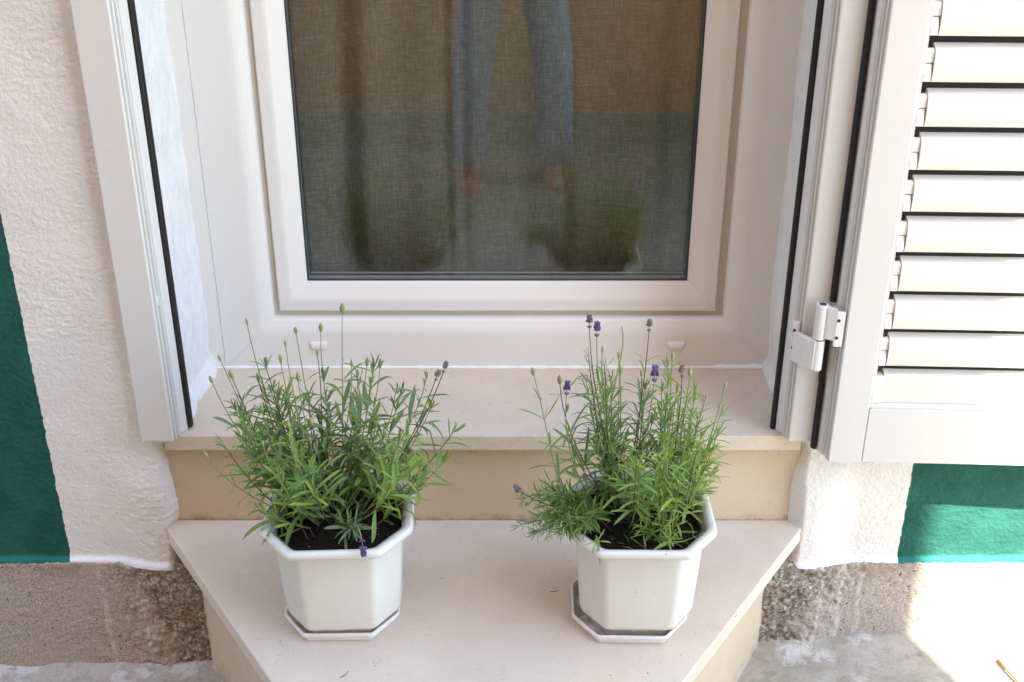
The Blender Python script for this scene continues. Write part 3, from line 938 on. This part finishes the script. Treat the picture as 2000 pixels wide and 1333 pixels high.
PURPLE_MASS =  [(0.279,-0.246,0.645),(0.265,-0.302,0.663),(0.198,-0.21,0.71),(0.26,-0.34,0.639),(0.251,-0.275,0.649),(0.216,-0.329,0.673),(0.283,-0.217,0.717),(0.24,-0.15,0.687),(0.289,-0.239,0.623),(0.215,-0.307,0.68),(0.152,-0.15,0.695),(0.272,-0.204,0.703),(0.274,-0.221,0.633),(0.229,-0.244,0.686),(0.2,-0.197,0.624),(0.214,-0.255,0.664),(0.132,-0.222,0.668),(0.107,-0.262,0.605),(0.212,-0.201,0.653),(0.154,-0.196,0.63),(0.125,-0.269,0.649),(0.187,-0.264,0.603),(0.269,-0.226,0.7),(0.174,-0.34,0.661),(0.144,-0.16,0.673),(0.207,-0.265,0.595),(0.16,-0.278,0.668),(0.197,-0.204,0.71),(0.166,-0.31,0.648),(0.222,-0.313,0.677),(0.183,-0.34,0.641),(0.257,-0.226,0.625),(0.259,-0.177,0.643),(0.126,-0.15,0.668),(0.28,-0.204,0.656),(0.221,-0.217,0.713),(0.139,-0.252,0.633),(0.111,-0.191,0.713),(0.255,-0.264,0.612),(0.207,-0.294,0.686),(0.236,-0.34,0.631),(0.22,-0.329,0.663),(0.154,-0.338,0.637),(0.274,-0.253,0.624),(0.159,-0.315,0.675),(0.184,-0.201,0.649)]
PURPLE_SIDE =  [(0.045,-0.263,0.57),(0.067,-0.322,0.547),(0.062,-0.291,0.573),(0.092,-0.317,0.511),(0.018,-0.296,0.566),(0.085,-0.303,0.516),(0.035,-0.33,0.518),(0.068,-0.288,0.53),(0.055,-0.26,0.553),(0.036,-0.289,0.576),(0.034,-0.33,0.524),(0.064,-0.33,0.517),(0.057,-0.311,0.531),(0.053,-0.27,0.56),(0.016,-0.262,0.553),(0.043,-0.301,0.525),(0.042,-0.305,0.555),(0.011,-0.313,0.504),(0.081,-0.32,0.524),(0.049,-0.324,0.537),(0.092,-0.328,0.541),(0.041,-0.323,0.523)]
PURPLE_FRONT =  [(0.185,-0.33,0.548),(0.219,-0.337,0.53),(0.218,-0.321,0.571),(0.196,-0.348,0.538),(0.227,-0.36,0.547),(0.218,-0.343,0.55),(0.24,-0.329,0.569),(0.21,-0.324,0.55),(0.19,-0.319,0.584),(0.222,-0.319,0.581),(0.212,-0.304,0.58),(0.22,-0.3,0.576)]
def leaf_mesh(name, wid, bend, fold, mat, wav=0):
    """unit-long leaf along +y, folded along the midrib, bent down its own back"""
    n = 7
    V, F = [], []
    for i in range(n):
        t = i / (n - 1)
        w = wid * 1.95 * (t ** .85) * ((1 - t) ** .62) if 0 < i < n - 1 else (wid * .16 if i == 0 else 0)
        a = bend * t
        y = math.sin(a) / bend if abs(bend) > 1e-3 else t
        z = -(1 - math.cos(a)) / bend if abs(bend) > 1e-3 else 0
        sx = wav * math.sin(t * 5)
        c = Vector((sx, y, z))
        up = Vector((0, math.sin(a), math.cos(a)))
        e = .5 * w
        V += [c + Vector((-e * math.cos(fold), 0, 0)) + up * e * math.sin(fold), c - up * .004, c + Vector((e * math.cos(fold), 0, 0)) + up * e * math.sin(fold)]
    for i in range(n - 1):
        b = 3 * i
        F += [(b, b + 1, b + 4, b + 3), (b + 1, b + 2, b + 5, b + 4)]
    return mesh_from(name, V, F, mat, True)

def variants(wid):
    out = {}
    for m in ('leaf0', 'leaf1', 'leaf2'):
        out[m] = [leaf_mesh('leaf', wid * w, b, f, m, wv) for w, b, f, wv in
                  ((1.0, .35, .45, .0), (1.15, .8, .35, .02), (.85, .15, .6, -.015), (1.0, 1.25, .4, .03), (1.1, -.35, .5, -.02), (.9, .6, .7, .015))]
    return out
BROAD = variants(.19)
SLIM = variants(.145)

def bez(p0, p1, p2, p3, n):
    out = []
    for i in range(n):
        t = i / (n - 1); s = 1 - t
        out.append(p0 * s ** 3 + p1 * 3 * s * s * t + p2 * 3 * s * t * t + p3 * t ** 3)
    return out

def bud_shape(L, R, twist=0):
    """closed lavender bud: one body with rows of pointed scales"""
    rows, seg = 13, 12
    V, F = [], []
    for i in range(rows):
        t = i / (rows - 1)
        r = R * math.sin(PI * min(max(t * .93 + .05, 0), 1)) ** .7
        for k in range(seg):
            a = 2 * PI * k / seg
            sc = 1 + .20 * math.cos(a * 4 + (i // 3) * PI / 2 * 1.5 + twist) * (1 - .8 * ((i % 3) / 2))
            V.append((r * sc * math.cos(a), r * sc * math.sin(a), L * t))
    for i in range(rows - 1):
        for k in range(seg):
            a, b = i * seg + k, i * seg + (k + 1) % seg
            F.append((a, b, b + seg, a + seg))
    F.append(tuple(range(seg - 1, -1, -1))); F.append(tuple(range((rows - 1) * seg, rows * seg)))
    return V, F
def floret(c, d, L, R):
    """one small drop-shaped calyx"""
    d = d.normalized()
    u = d.orthogonal().normalized(); v = d.cross(u)
    V = [c]
    for t, r in ((.35, .8), (.75, 1.0), (1.0, .65)):
        for k in range(5):
            a = 2 * PI * k / 5
            V.append(c + d * L * t + (u * math.cos(a) + v * math.sin(a)) * R * r)
    V.append(c + d * L * .9)
    F = [(0, 1 + (k + 1) % 5, 1 + k) for k in range(5)]
    for j in range(2):
        for k in range(5):
            a, b = 1 + 5 * j + k, 1 + 5 * j + (k + 1) % 5
            F.append((a, b, b + 5, a + 5))
    F += [(11 + k, 11 + (k + 1) % 5, 16) for k in range(5)]
    return V, F
def head_shape(L, R, rows, rnd, low=True):
    """open flower head: whorls of small florets on a spindle, with one whorl set lower down"""
    parts = [bud_shape(L, R * .55)]
    for i in range(rows):
        t = (i + .3) / rows
        r = R * (1 - .45 * t)
        k0 = rnd.uniform(0, 6)
        for k in range(6):
            a = 2 * PI * k / 6 + k0
            d = Vector((math.cos(a), math.sin(a), .75 + rnd.uniform(-.2, .3)))
            parts.append(floret(Vector((math.cos(a) * R * .3, math.sin(a) * R * .3, t * L - .001)), d, r * rnd.uniform(.9, 1.5), R * rnd.uniform(.26, .36)))
    if low:
        for k in range(4):
            a = 2 * PI * k / 4 + .5
            parts.append(floret(Vector((0, 0, -L * .55)), Vector((math.cos(a), math.sin(a), .8)), R * 1.15, R * .28))
    return merge(*parts)
def faces_two(vf, nb, rnd, a, b, share):
    return [0 if rnd.random() < share else 1 for _ in vf[1]]
_r = random.Random(3)
BUDS = [mesh_from('flower_bud', *bud_shape(1, .165 + .025 * k, k), 'bud', True) for k in range(3)]
_h = [head_shape(1, .30, 5, _r) for _ in range(3)]
HEADS = [mesh_from('flower_head', *h, ['flower', 'stem1'], True, [0 if _r.random() < .86 else 1 for _ in h[1]]) for h in _h]
_h = [head_shape(1, .30, 4, _r) for _ in range(3)]
DRYHEADS = [mesh_from('flower_head', *h, ['dryflower', 'flower', 'bud'], True, [_r.choice((0, 0, 0, 1, 2)) for _ in h[1]]) for h in _h]

def frame_matrix(p, ydir, hint, L):
    y = ydir.normalized()
    x = y.cross(hint)
    if x.length < 1e-4:
        x = y.orthogonal()
    x.normalize()
    z = x.cross(y)
    m = Matrix((x, y, z)).transposed().to_4x4()
    return Matrix.Translation(p) @ m @ Matrix.Scale(L, 4)

class Plant:
    def __init__(self, root, rnd, leaves, llen):
        self.root, self.r, self.lv, self.llen = root, rnd, leaves, llen
        self.leaves = []        # (matrix, mesh, weight)
        self.inv = world_of(root).inverted()
    def put(self, name, me, m):
        o = link(name, me, self.root, True)
        o.matrix_basis = self.inv @ m
        return o
    def leaf(self, p, d, hint, L, mats):
        me = self.r.choice(self.lv[self.r.choice(mats)])
        m = frame_matrix(p, d, hint, L)
        self.leaves.append((m, me, L * (1.25 + .6 * (p.z - SOIL_Z) * 4 - (p.y + .25) * 3)))
    def shoot(self, base, tip, end='leafy', dens=1.0, bare=None, start=.12, lscale=1.0, mats=('leaf0', 'leaf1'), r0=.0011, tuft=.45, curl=None):
        rn = self.r
        b, t = Vector(base), Vector(tip)
        d = t - b
        h = Vector((d.x, d.y, 0))
        j = Vector((rn.uniform(-1, 1), rn.uniform(-1, 1), rn.uniform(-.5, .5))) * d.length * .045
        c1 = b + h * .42 + Vector((0, 0, d.z * .26)) + j
        c2 = b + h * .86 + Vector((0, 0, d.z * .68)) - j * .8
        if curl is not None:
            c1, c2 = Vector(curl[0]), Vector(curl[1])
        n = 13
        pts = bez(b, c1, c2, t, n)
        L = sum((pts[i + 1] - pts[i]).length for i in range(n - 1))
        rr = [r0 * (1.15 - .55 * i / (n - 1)) for i in range(n)]
        vf = tube(pts, rr, 5)
        st = link('stem', mesh_from('stem', *vf, 'stem1' if end == 'dry' or rn.random() < .25 else 'stem0', True), self.root)
        top = 1.0
        if end in ('bud', 'dry', 'purple', 'twig'):
            top = bare if bare is not None else max(.45, 1 - rn.uniform(.055, .085) / max(L, .05))
        if end == 'twig':
            top = .55
        # leaf pairs
        step = rn.uniform(.0125, .017) / dens
        s = L * start + step * rn.random()
        ang = rn.uniform(0, 2 * PI)
        while s < L * top:
            u = s / L
            i = min(int(u * (n - 1)), n - 2)
            f = u * (n - 1) - i
            p = pts[i].lerp(pts[i + 1], f)
            tan = (pts[i + 1] - pts[i]).normalized()
            a1 = tan.orthogonal().normalized()
            a2 = tan.cross(a1)
            size = self.llen * lscale * (.62 + .55 * math.sin(PI * min(1, .15 + .8 * u / top))) * rn.uniform(.65, 1.35)
            for sgn in (0, PI):
                if rn.random() < .07: continue
                a = ang + sgn + rn.uniform(-.35, .35)
                rad = a1 * math.cos(a) + a2 * math.sin(a)
                op = rn.uniform(.65, 1.15)
                dr = tan * math.cos(op) + rad * math.sin(op)
                sz = size * rn.uniform(.8, 1.15)
                self.leaf(p, dr, tan * math.sin(op) - rad * math.cos(op) + Vector((0, 0, .35)), sz, mats)
                if rn.random() < tuft:
                    for _ in range(rn.choice((1, 2))):
                        d2 = (dr * .55 + tan + Vector((rn.uniform(-.5, .5), rn.uniform(-.5, .5), rn.uniform(-.2, .4)))).normalized()
                        self.leaf(p, d2, tan + Vector((0, 0, .3)), sz * rn.uniform(.30, .55), mats + ('leaf2',))
            ang += PI / 2 + rn.uniform(-.25, .25)
            s += step * rn.uniform(.8, 1.25) * (1 + .9 * u if end != 'leafy' else 1)
        tan = (pts[-1] - pts[-2]).normalized()
        if end == 'leafy':
            for k in range(rn.choice((4, 5, 6))):
                d2 = (tan + Vector((rn.uniform(-.6, .6), rn.uniform(-.6, .6), rn.uniform(-.3, .5)))).normalized()
                self.leaf(pts[-1], d2, tan.orthogonal() + Vector((0, 0, .6)), self.llen * lscale * rn.uniform(.4, .75), mats + ('leaf2',))
        elif end != 'twig':
            q = Vector((0, 0, 1)).rotation_difference((tan + Vector((0, 0, .15))).normalized())
            if end == 'bud':
                ln = rn.uniform(.0115, .0165)
                self.put('flower_bud', rn.choice(BUDS), Matrix.Translation(pts[-1] - tan * .004) @ q.to_matrix().to_4x4() @ Matrix.Scale(ln, 4))
            else:
                ln = rn.uniform(.0140, .0172) if end == 'purple' else rn.uniform(.0115, .0145)
                o = self.put('flower_head', rn.choice(HEADS if end == 'purple' else DRYHEADS), Matrix.Translation(pts[-1] - tan * .010) @ q.to_matrix().to_4x4() @ Matrix.Scale(ln, 4))
                o['label'] = 'purple lavender flower head' if end == 'purple' else 'fading grey purple lavender flower head'
        return pts
    def finish(self, most=300):
        order = sorted(self.leaves, key=lambda q: -q[2])
        for m, me, w in order[:most]:
            self.put('leaf', me, m)
        rest = order[most:]
        if rest:
            V, F, mi = [], [], []
            slots = ['leaf0', 'leaf1', 'leaf2']
            names = [M[s].name for s in slots]
            for m, me, w in rest:
                b = len(V)
                V += [m @ v.co for v in me.vertices]
                k = names.index(me.materials[0].name)
                for p in me.polygons:
                    F.append(tuple(b + i for i in p.vertices)); mi.append(k)
            o = link('foliage', mesh_from('foliage', V, F, slots, True, mi), self.root)
            o['kind'] = 'stuff'

def dead_twigs(P, c, n, spread):
    rn = P.r
    for _ in range(n):
        a = rn.uniform(0, 2 * PI); l = rn.uniform(.02, .05)
        p = Vector((c[0] + rn.uniform(-spread, spread), c[1] + rn.uniform(-spread, spread), SOIL_Z + .004))
        q = p + Vector((math.cos(a) * l, math.sin(a) * l, rn.uniform(.004, .03)))
        m = p.lerp(q, .5) + Vector((0, 0, rn.uniform(-.002, .01)))
        link('dead_stem', mesh_from('dead_stem', *tube([p, m, q], [.0007, .0006, .0003], 4), 'leafdry', True), P.root)

# left plant: green buds, broad leaves
root = thing('lavender_plant', 'bushy lavender with green unopened buds growing in the left white pot', 'lavender', (-.285, -.235, SOIL_Z))
P = Plant(root, random.Random(21), BROAD, .042)
C0 = Vector((-.284, -.228, SOIL_Z - .002))
def base_for(P, C, tip, k=.22, lim=.045):
    d = Vector((tip[0] - C.x, tip[1] - C.y, 0)) * k
    if d.length > lim: d *= lim / d.length
    return C + d + Vector((P.r.uniform(-.010, .010), P.r.uniform(-.010, .010), 0))
for tip, end in GREEN_TIPS:
    low = tip[2] < .70
    P.shoot(base_for(P, C0, tip), tip, end, dens=.85, mats=('leaf0', 'leaf0', 'leaf1') if tip[2] > .72 else ('leaf1', 'leaf1', 'leaf2'), tuft=.35)
for tip in GREEN_MASS:
    front = tip[1] < -.27
    P.shoot(base_for(P, C0, tip, .28, .05), tip, 'leafy', dens=.9, start=.40 if front else .28, lscale=.92, mats=('leaf1', 'leaf1', 'leaf2') if front else ('leaf0', 'leaf1', 'leaf1'), tuft=.45)
# low front sprays over the soil and the rim
P.shoot((-.300, -.270, SOIL_Z), (-.375, -.315, .575), 'leafy', dens=.9, lscale=1.0, mats=('leaf1', 'leaf2'))
P.shoot((-.265, -.280, SOIL_Z), (-.240, -.318, .545), 'leafy', dens=1.5, lscale=.85, mats=('leaf0', 'leaf0', 'leaf1'))
P.shoot((-.215, -.268, SOIL_Z), (-.150, -.250, .575), 'leafy', dens=.8, lscale=.95, mats=('leaf1', 'leaf2'))
P.shoot((-.285, -.255, SOIL_Z), (-.215, -.215, .590), 'leafy', dens=1.1, lscale=.95, mats=('leaf1', 'leaf2'))
# spray of grey leaves lying on the soil with one drooping purple head
P.shoot((-.240, -.300, SOIL_Z), (-.2145, -.372, .5345), 'purple', dens=1.0, bare=.35, lscale=.8, mats=('leaf0',), curl=((-.236, -.322, .568), (-.2165, -.362, .578)))
for a in (-2.4, -2.0, -1.6, -1.2, -.8, -.3, .2, 2.9, 2.5):
    P.leaf(Vector((-.240, -.308, .540)), Vector((math.cos(a), math.sin(a) * .8, -.42)), Vector((0, 0, 1)), .033 * P.r.uniform(.8, 1.2), ('leaf0',))
# single leaf hanging over the left rim
P.leaf(Vector((-.352, -.318, .548)), Vector((-.35, -.10, -1)), Vector((-1, -.5, .2)), .043, ('leaf1',))
P.leaf(Vector((-.157, -.270, .545)), Vector((.35, -.10, -1)), Vector((1, -.3, .2)), .038, ('leaf1',))
dead_twigs(P, (-.275, -.270), 14, .035)
P.finish()

# right plant: purple flower heads, narrow dense leaves
root = thing('lavender_plant', 'lavender with purple flower heads and narrow leaves growing in the right white pot', 'lavender', (.185, -.235, SOIL_Z))
P = Plant(root, random.Random(5), SLIM, .036)
C1 = Vector((.180, -.232, SOIL_Z - .002))
CE = Vector((.235, -.228, SOIL_Z - .002))
for tip, end in PURPLE_TIPS:
    if end == 'twig':
        P.shoot((.150, -.225, SOIL_Z), tip, end, dens=.9, r0=.0014, curl=((.118, -.215, .66), (.176, -.2, .765)))
        continue
    c = CE if tip[0] > .23 else C1
    if tip[0] < .1:
        continue
    P.shoot(base_for(P, c, tip, .2, .035), tip, end, dens=1.15 if tip[0] > .12 else 1.0, mats=('leaf0', 'leaf1', 'leaf1') if tip[0] < .2 else ('leaf1', 'leaf1', 'leaf2'), tuft=.6)
# shoots leaning out on the left
P.shoot((.130, -.255, SOIL_Z), (.029, -.26, .765), 'bud', dens=.75, bare=.93, lscale=1.1, mats=('leaf0', 'leaf1'), tuft=.3, curl=((.06, -.27, .53), (.058, -.265, .66)))
P.shoot((.150, -.250, SOIL_Z), (.078, -.27, .753), 'purple', dens=.8, bare=.70, lscale=1.1, mats=('leaf0', 'leaf1'), tuft=.3, curl=((.09, -.26, .58), (.070, -.27, .66)))
P.shoot((.160, -.240, SOIL_Z), (.068, -.25, .745), 'bud', dens=.8, bare=.93, lscale=1.1, mats=('leaf0', 'leaf1'), tuft=.3, curl=((.11, -.25, .60), (.072, -.255, .67)))
P.shoot((.105, -.275, .535), (.004, -.30, .597), 'dry', dens=.5, bare=.4, mats=('leaf0', 'leaf1'), tuft=.3)
P.shoot((.165, -.235, SOIL_Z), (.085, -.24, .645), 'leafy', dens=.9, lscale=1.1, mats=('leaf0',), tuft=.3)
for tip in PURPLE_MASS:
    front = tip[1] < -.27
    c = CE if tip[0] > .22 else C1
    if P.r.random() < (.30 if tip[1] < -.25 else .12) or tip[2] < .612: continue
    P.shoot(base_for(P, c, tip, .28, .045), tip, 'leafy', dens=1.1, start=.36, lscale=1.0, mats=('leaf1', 'leaf1', 'leaf2') if (front or tip[0] > .24) else ('leaf0', 'leaf1', 'leaf1'), tuft=.45)
for tip in PURPLE_SIDE:
    t = (tip[0], tip[1], max(tip[2], .540))
    P.shoot((.125 + P.r.uniform(-.012, .008), -.268 + P.r.uniform(-.015, .015), SOIL_Z), t, 'leafy', dens=1.9, lscale=.78, mats=('leaf1', 'leaf1', 'leaf0'), tuft=.6,
            curl=((.110, -.275, .555), (t[0] + .03, t[1], t[2] + .02)))
for tip in PURPLE_FRONT[::2]:
    P.shoot((.222 + P.r.uniform(-.015, .015), -.290 + P.r.uniform(-.015, .015), SOIL_Z), tip, 'leafy', dens=1.6, lscale=.8, mats=('leaf1', 'leaf2', 'leaf2'), tuft=.6)
# sprig over the front rim and pale sprig on the soil
for a, s, dz in ((-1.5, .040, -.9), (-2.6, .020, -.1), (-.3, .022, .15), (1.2, .02, .5), (-2.0, .024, -.4)):
    P.leaf(Vector((.1235, -.352, .540)), Vector((math.cos(a), math.sin(a) * .45, dz)), Vector((0, -.6, 1)), s, ('leaf2',))
P.shoot((.135, -.325, SOIL_Z), (.1235, -.352, .541), 'leafy', dens=.6, lscale=.5, mats=('leaf2',))
P.shoot((.225, -.318, SOIL_Z + .004), (.272, -.315, .522), 'leafy', dens=1.1, lscale=.75, mats=('leaf1',), tuft=.1)
for k in range(16):
    a = P.r.uniform(0, 6.28); x, y = .17 + P.r.uniform(-.05, .06), -.285 + P.r.uniform(-.045, .02)
    P.leaf(Vector((x, y, SOIL_Z + .010)), Vector((math.cos(a), math.sin(a), .35)), Vector((0, 0, 1)), .020 * P.r.uniform(.7, 1.3), ('leaf0', 'leaf1'))
dead_twigs(P, (.170, -.265), 12, .035)
P.finish()

# ------------------------------------------------------------------ across the lane: house and photographer, both mirrored in the glass
t = NT('ochre_render')
c = t.ramp(t.noise(4, detail=5), [(.3, (.54, .285, .14)), (.7, (.63, .35, .185))])
M['ochre'] = t.setup(c, .9, t.bump(t.noise(120, detail=4), .4, .002), spec=.2)
t = NT('roof_clay')
M['clay'] = t.setup(t.mix(t.noise(6), (.35, .13, .07), (.45, .20, .11)), .85)
opp = thing('opposite_house', 'ochre rendered house across the lane, mirrored faintly in the window glass', 'house', (-1.5, -3.1, 0))
part('wall', box(-9.0, 2.048, -9.0, -3.10, -.2, 7.6), 'ochre', opp)
part('wall_base', box(-9.0, 2.053, -9.0, -3.085, -.2, .16, .004), 'ground', opp)
part('roof', prism([(-9.2, -9.2), (2.045, -9.2), (2.045, -3.108), (-9.2, -3.108)], 7.601, 7.72), 'clay', opp)

t = NT('skin')
M['skin'] = t.setup((.55, .33, .23), .5)
t = NT('denim')
M['denim'] = t.setup(t.mix(t.noise(8, detail=4), (.20, .265, .36), (.31, .38, .47)), .85)
t = NT('cotton')
M['cotton'] = t.setup((.55, .53, .50), .9)
t = NT('sandal_leather')
M['leather'] = t.setup((.50, .13, .04), .6)
t = NT('hair')
M['hair'] = t.setup((.06, .035, .02), .6)
person = thing('person', 'person in blue jeans, pale shirt and tan sandals holding a camera, mirrored in the window', 'person', (0, -2.5, ground_z(np.array(0.), np.array(-2.5)).item()))
GZ = person.location.z
def skin_mesh(name, joints, bones, parent, mat, levels=1, root=0):
    me = bpy.data.meshes.new(name)
    me.from_pydata([j[0] for j in joints], bones, [])
    o = bpy.data.objects.new(name, me)
    COL.objects.link(o)
    md = o.modifiers.new('skin', 'SKIN')
    for i, j in enumerate(joints):
        r = j[1] if isinstance(j[1], tuple) else (j[1], j[1])
        me.skin_vertices[0].data[i].radius = r
        me.skin_vertices[0].data[i].use_root = (i == root)
    sb = o.modifiers.new('sub', 'SUBSURF'); sb.levels = levels; sb.render_levels = levels
    dg = bpy.context.evaluated_depsgraph_get()
    nm = bpy.data.meshes.new_from_object(o.evaluated_get(dg))
    bpy.data.objects.remove(o)
    nm.name = name
    nm.materials.clear(); nm.materials.append(M[mat])
    nm.polygons.foreach_set('use_smooth', [True] * len(nm.polygons))
    return link(name, nm, parent)
g = GZ
def sym(s):
    return [((s * .105, -2.42, .86 + g), .088), ((s * .150, -2.44, .66 + g), .084), ((s * .172, -2.44, .46 + g), .078), ((s * .178, -2.49, .26 + g), .076), ((s * .182, -2.52, .06 + g), .078)]
# body: pelvis, spine, neck, head core, arms with hands, shins and feet - one surface
J = [((0, -2.42, .92 + g), (.14, .10)), ((0, -2.36, 1.08 + g), (.13, .09)), ((0, -2.22, 1.27 + g), (.15, .10)), ((0, -2.11, 1.38 + g), .055), ((0, -2.03, 1.47 + g), .06), ((0, -1.985, 1.57 + g), (.075, .095)), ((0, -1.985, 1.655 + g), (.06, .075))]
Bn = [(0, 1), (1, 2), (2, 3), (3, 4), (4, 5), (5, 6)]
for s in (-1, 1):
    b = len(J)
    J += [((s * .17, -2.18, 1.30 + g), .052), ((s * .26, -2.10, 1.10 + g), .040), ((s * .13, -1.90, 1.33 + g), .030), ((s * .085, -1.86, 1.40 + g), .026)]
    Bn += [(2, b), (b, b + 1), (b + 1, b + 2), (b + 2, b + 3)]
    b = len(J)
    J += [(p, r * (.86 if k < 2 else .66)) for k, (p, r) in enumerate(sym(s))] + [((s * .172, -2.50, .045 + g), .036), ((s * .190, -2.38, .030 + g), .034), ((s * .198, -2.31, .022 + g), .020)]
    Bn += [(0, b)] + [(b + k, b + k + 1) for k in range(7)]
skin_mesh('body', J, Bn, person, 'skin', 2)
for s in (-1, 1):   # fingers closed round the camera body, thumb behind
    for k in range(4):
        z = 1.445 + g - k * .019
        skin_mesh('finger', [((s * .082, -1.865, z - .01), .0095), ((s * .086, -1.822, z), .0085), ((s * .072, -1.795, z), .008), ((s * (.050 + .004 * k), -1.792, z - .002), .0065)], [(0, 1), (1, 2), (2, 3)], person, 'skin', 1)
    skin_mesh('thumb', [((s * .078, -1.875, 1.405 + g), .011), ((s * .062, -1.885, 1.43 + g), .010), ((s * .045, -1.878, 1.447 + g), .008)], [(0, 1), (1, 2)], person, 'skin', 1)
legs = [((0, -2.42, .95 + g), (.155, .115))]
lb = []
for s in (-1, 1):
    b = len(legs)
    legs += [(p, r * 1.14) for p, r in sym(s)]
    lb += [(0, b)] + [(b + k, b + k + 1) for k in range(4)]
skin_mesh('jeans', legs, lb, person, 'denim', 2)
sh = [((0, -2.40, 1.0 + g), (.158, .118)), ((0, -2.33, 1.14 + g), (.15, .108)), ((0, -2.21, 1.29 + g), (.165, .112)), ((0, -2.13, 1.37 + g), .062)]
sb_ = [(0, 1), (1, 2), (2, 3)]
for s in (-1, 1):
    b = len(sh)
    sh += [((s * .175, -2.18, 1.305 + g), .063), ((s * .225, -2.13, 1.19 + g), .054)]
    sb_ += [(2, b), (b, b + 1)]
skin_mesh('shirt', sh, sb_, person, 'cotton', 2)
skin_mesh('hair', [((0, -2.035, 1.60 + g), (.085, .075)), ((0, -2.03, 1.69 + g), (.075, .07)), ((0, -2.07, 1.50 + g), (.07, .04)), ((0, -2.10, 1.42 + g), (.06, .03))], [(0, 1), (0, 2), (2, 3)], person, 'hair', 2)
face = [cylinder((s * .031, -1.897, 1.585 + g), (0, 1, 0), .010, .006, 12) for s in (-1, 1)]
part('eyes', merge(*face), 'dark', person)
part('nose', cylinder((0, -1.890, 1.558 + g), (0, .35, 1), .014, .045, 10, .006), 'skin', person, smooth=True)
part('mouth', box(-.024, .024, -1.905, -1.893, 1.515 + g, 1.523 + g, .003), 'leather', person)
for s in (-1, 1):
    part('ear', cylinder((s * .083, -1.995, 1.57 + g), (1, .2, 0), .026, .014, 14, bev=.004), 'skin', person)
    part('sandal', merge(prism([(s * .19 + x, y) for x, y in ((-.045, -2.55), (.030, -2.55), (.052, -2.42), (.050, -2.31), (.02, -2.275), (-.03, -2.285), (-.042, -2.40))], g - .012, g + .012, .004),
                         box(s * .19 - .050, s * .19 + .052, -2.395, -2.355, g + .012, g + .072, .012), box(s * .178 - .042, s * .178 + .042, -2.525, -2.495, g + .012, g + .085, .012)), 'leather', person)
camr = thing('camera', 'black camera held up by the person mirrored in the window', 'camera', (0, -1.83, 1.44))
part('body', box(-.064, .064, -1.868, -1.815, 1.435, 1.525, .008), 'rubber', camr)
part('lens', merge(cylinder((0, -1.790, 1.482), (0, 1, 0), .034, .05, 28, bev=.003), cylinder((0, -1.764, 1.482), (0, 1, 0), .031, .004, 28)), 'rubber', camr)
part('viewfinder', box(-.022, .022, -1.865, -1.82, 1.524, 1.548, .006), 'rubber', camr)

# ------------------------------------------------------------------ small leavings
t = NT('twig_bark')
M['bark'] = t.setup((.22, .13, .07), .85)
tz = ground_z(np.array(.885), np.array(-.13)).item() + .006
tw = part('twig', tube([(.878, -.105, tz), (.884, -.135, tz + .003), (.893, -.165, tz), (.899, -.185, tz + .001)], [.0035, .003, .0028, .0015], 6), 'bark', smooth=True)
tw['label'] = 'small brown twig lying on the sunlit concrete ground'; tw['category'] = 'twig'
t = NT('soil_crumb')
M['crumb'] = t.setup((.10, .065, .04), .9)
fibres = []
for x, y, a, l in ((-.251, -.4025, .9, .018), (.068, -.206, .2, .014), (.354, -.268, .95, .010), (-.12, -.172, 0, .003), (.11, -.43, 2.2, .006), (.20, -.40, .4, .003)):
    d = Vector((math.cos(a), math.sin(a), 0)) * l / 2
    p = Vector((x, y, .3364))
    fibres.append(tube([p - d, p + Vector((d.y * .4, -d.x * .4, .001)), p + d], [.0004, .0005, .0003], 4))
for _ in range(70):
    px, py = random.choice(((-.264, -.251), (.1925, -.251)))
    a = random.uniform(0, 2 * PI); d = .10 + abs(random.gauss(0, .05))
    x, y = px + math.cos(a) * d, py + math.sin(a) * d
    if y > -.02 or y < -.46: continue
    r_ = random.uniform(.0003, .0011)
    c_ = Vector((x, y, .3362 + r_ * .5))
    V = [c_ + Vector(q) * r_ * random.uniform(.7, 1.4) for q in ((1, 0, 0), (0, 1, 0), (-1, 0, 0), (0, -1, 0), (0, 0, .8), (0, 0, -.6))]
    fibres.append((V, [(0, 1, 4), (1, 2, 4), (2, 3, 4), (3, 0, 4), (1, 0, 5), (2, 1, 5), (3, 2, 5), (0, 3, 5)]))
fb = part('debris', merge(*fibres), 'crumb')
fb['kind'] = 'stuff'
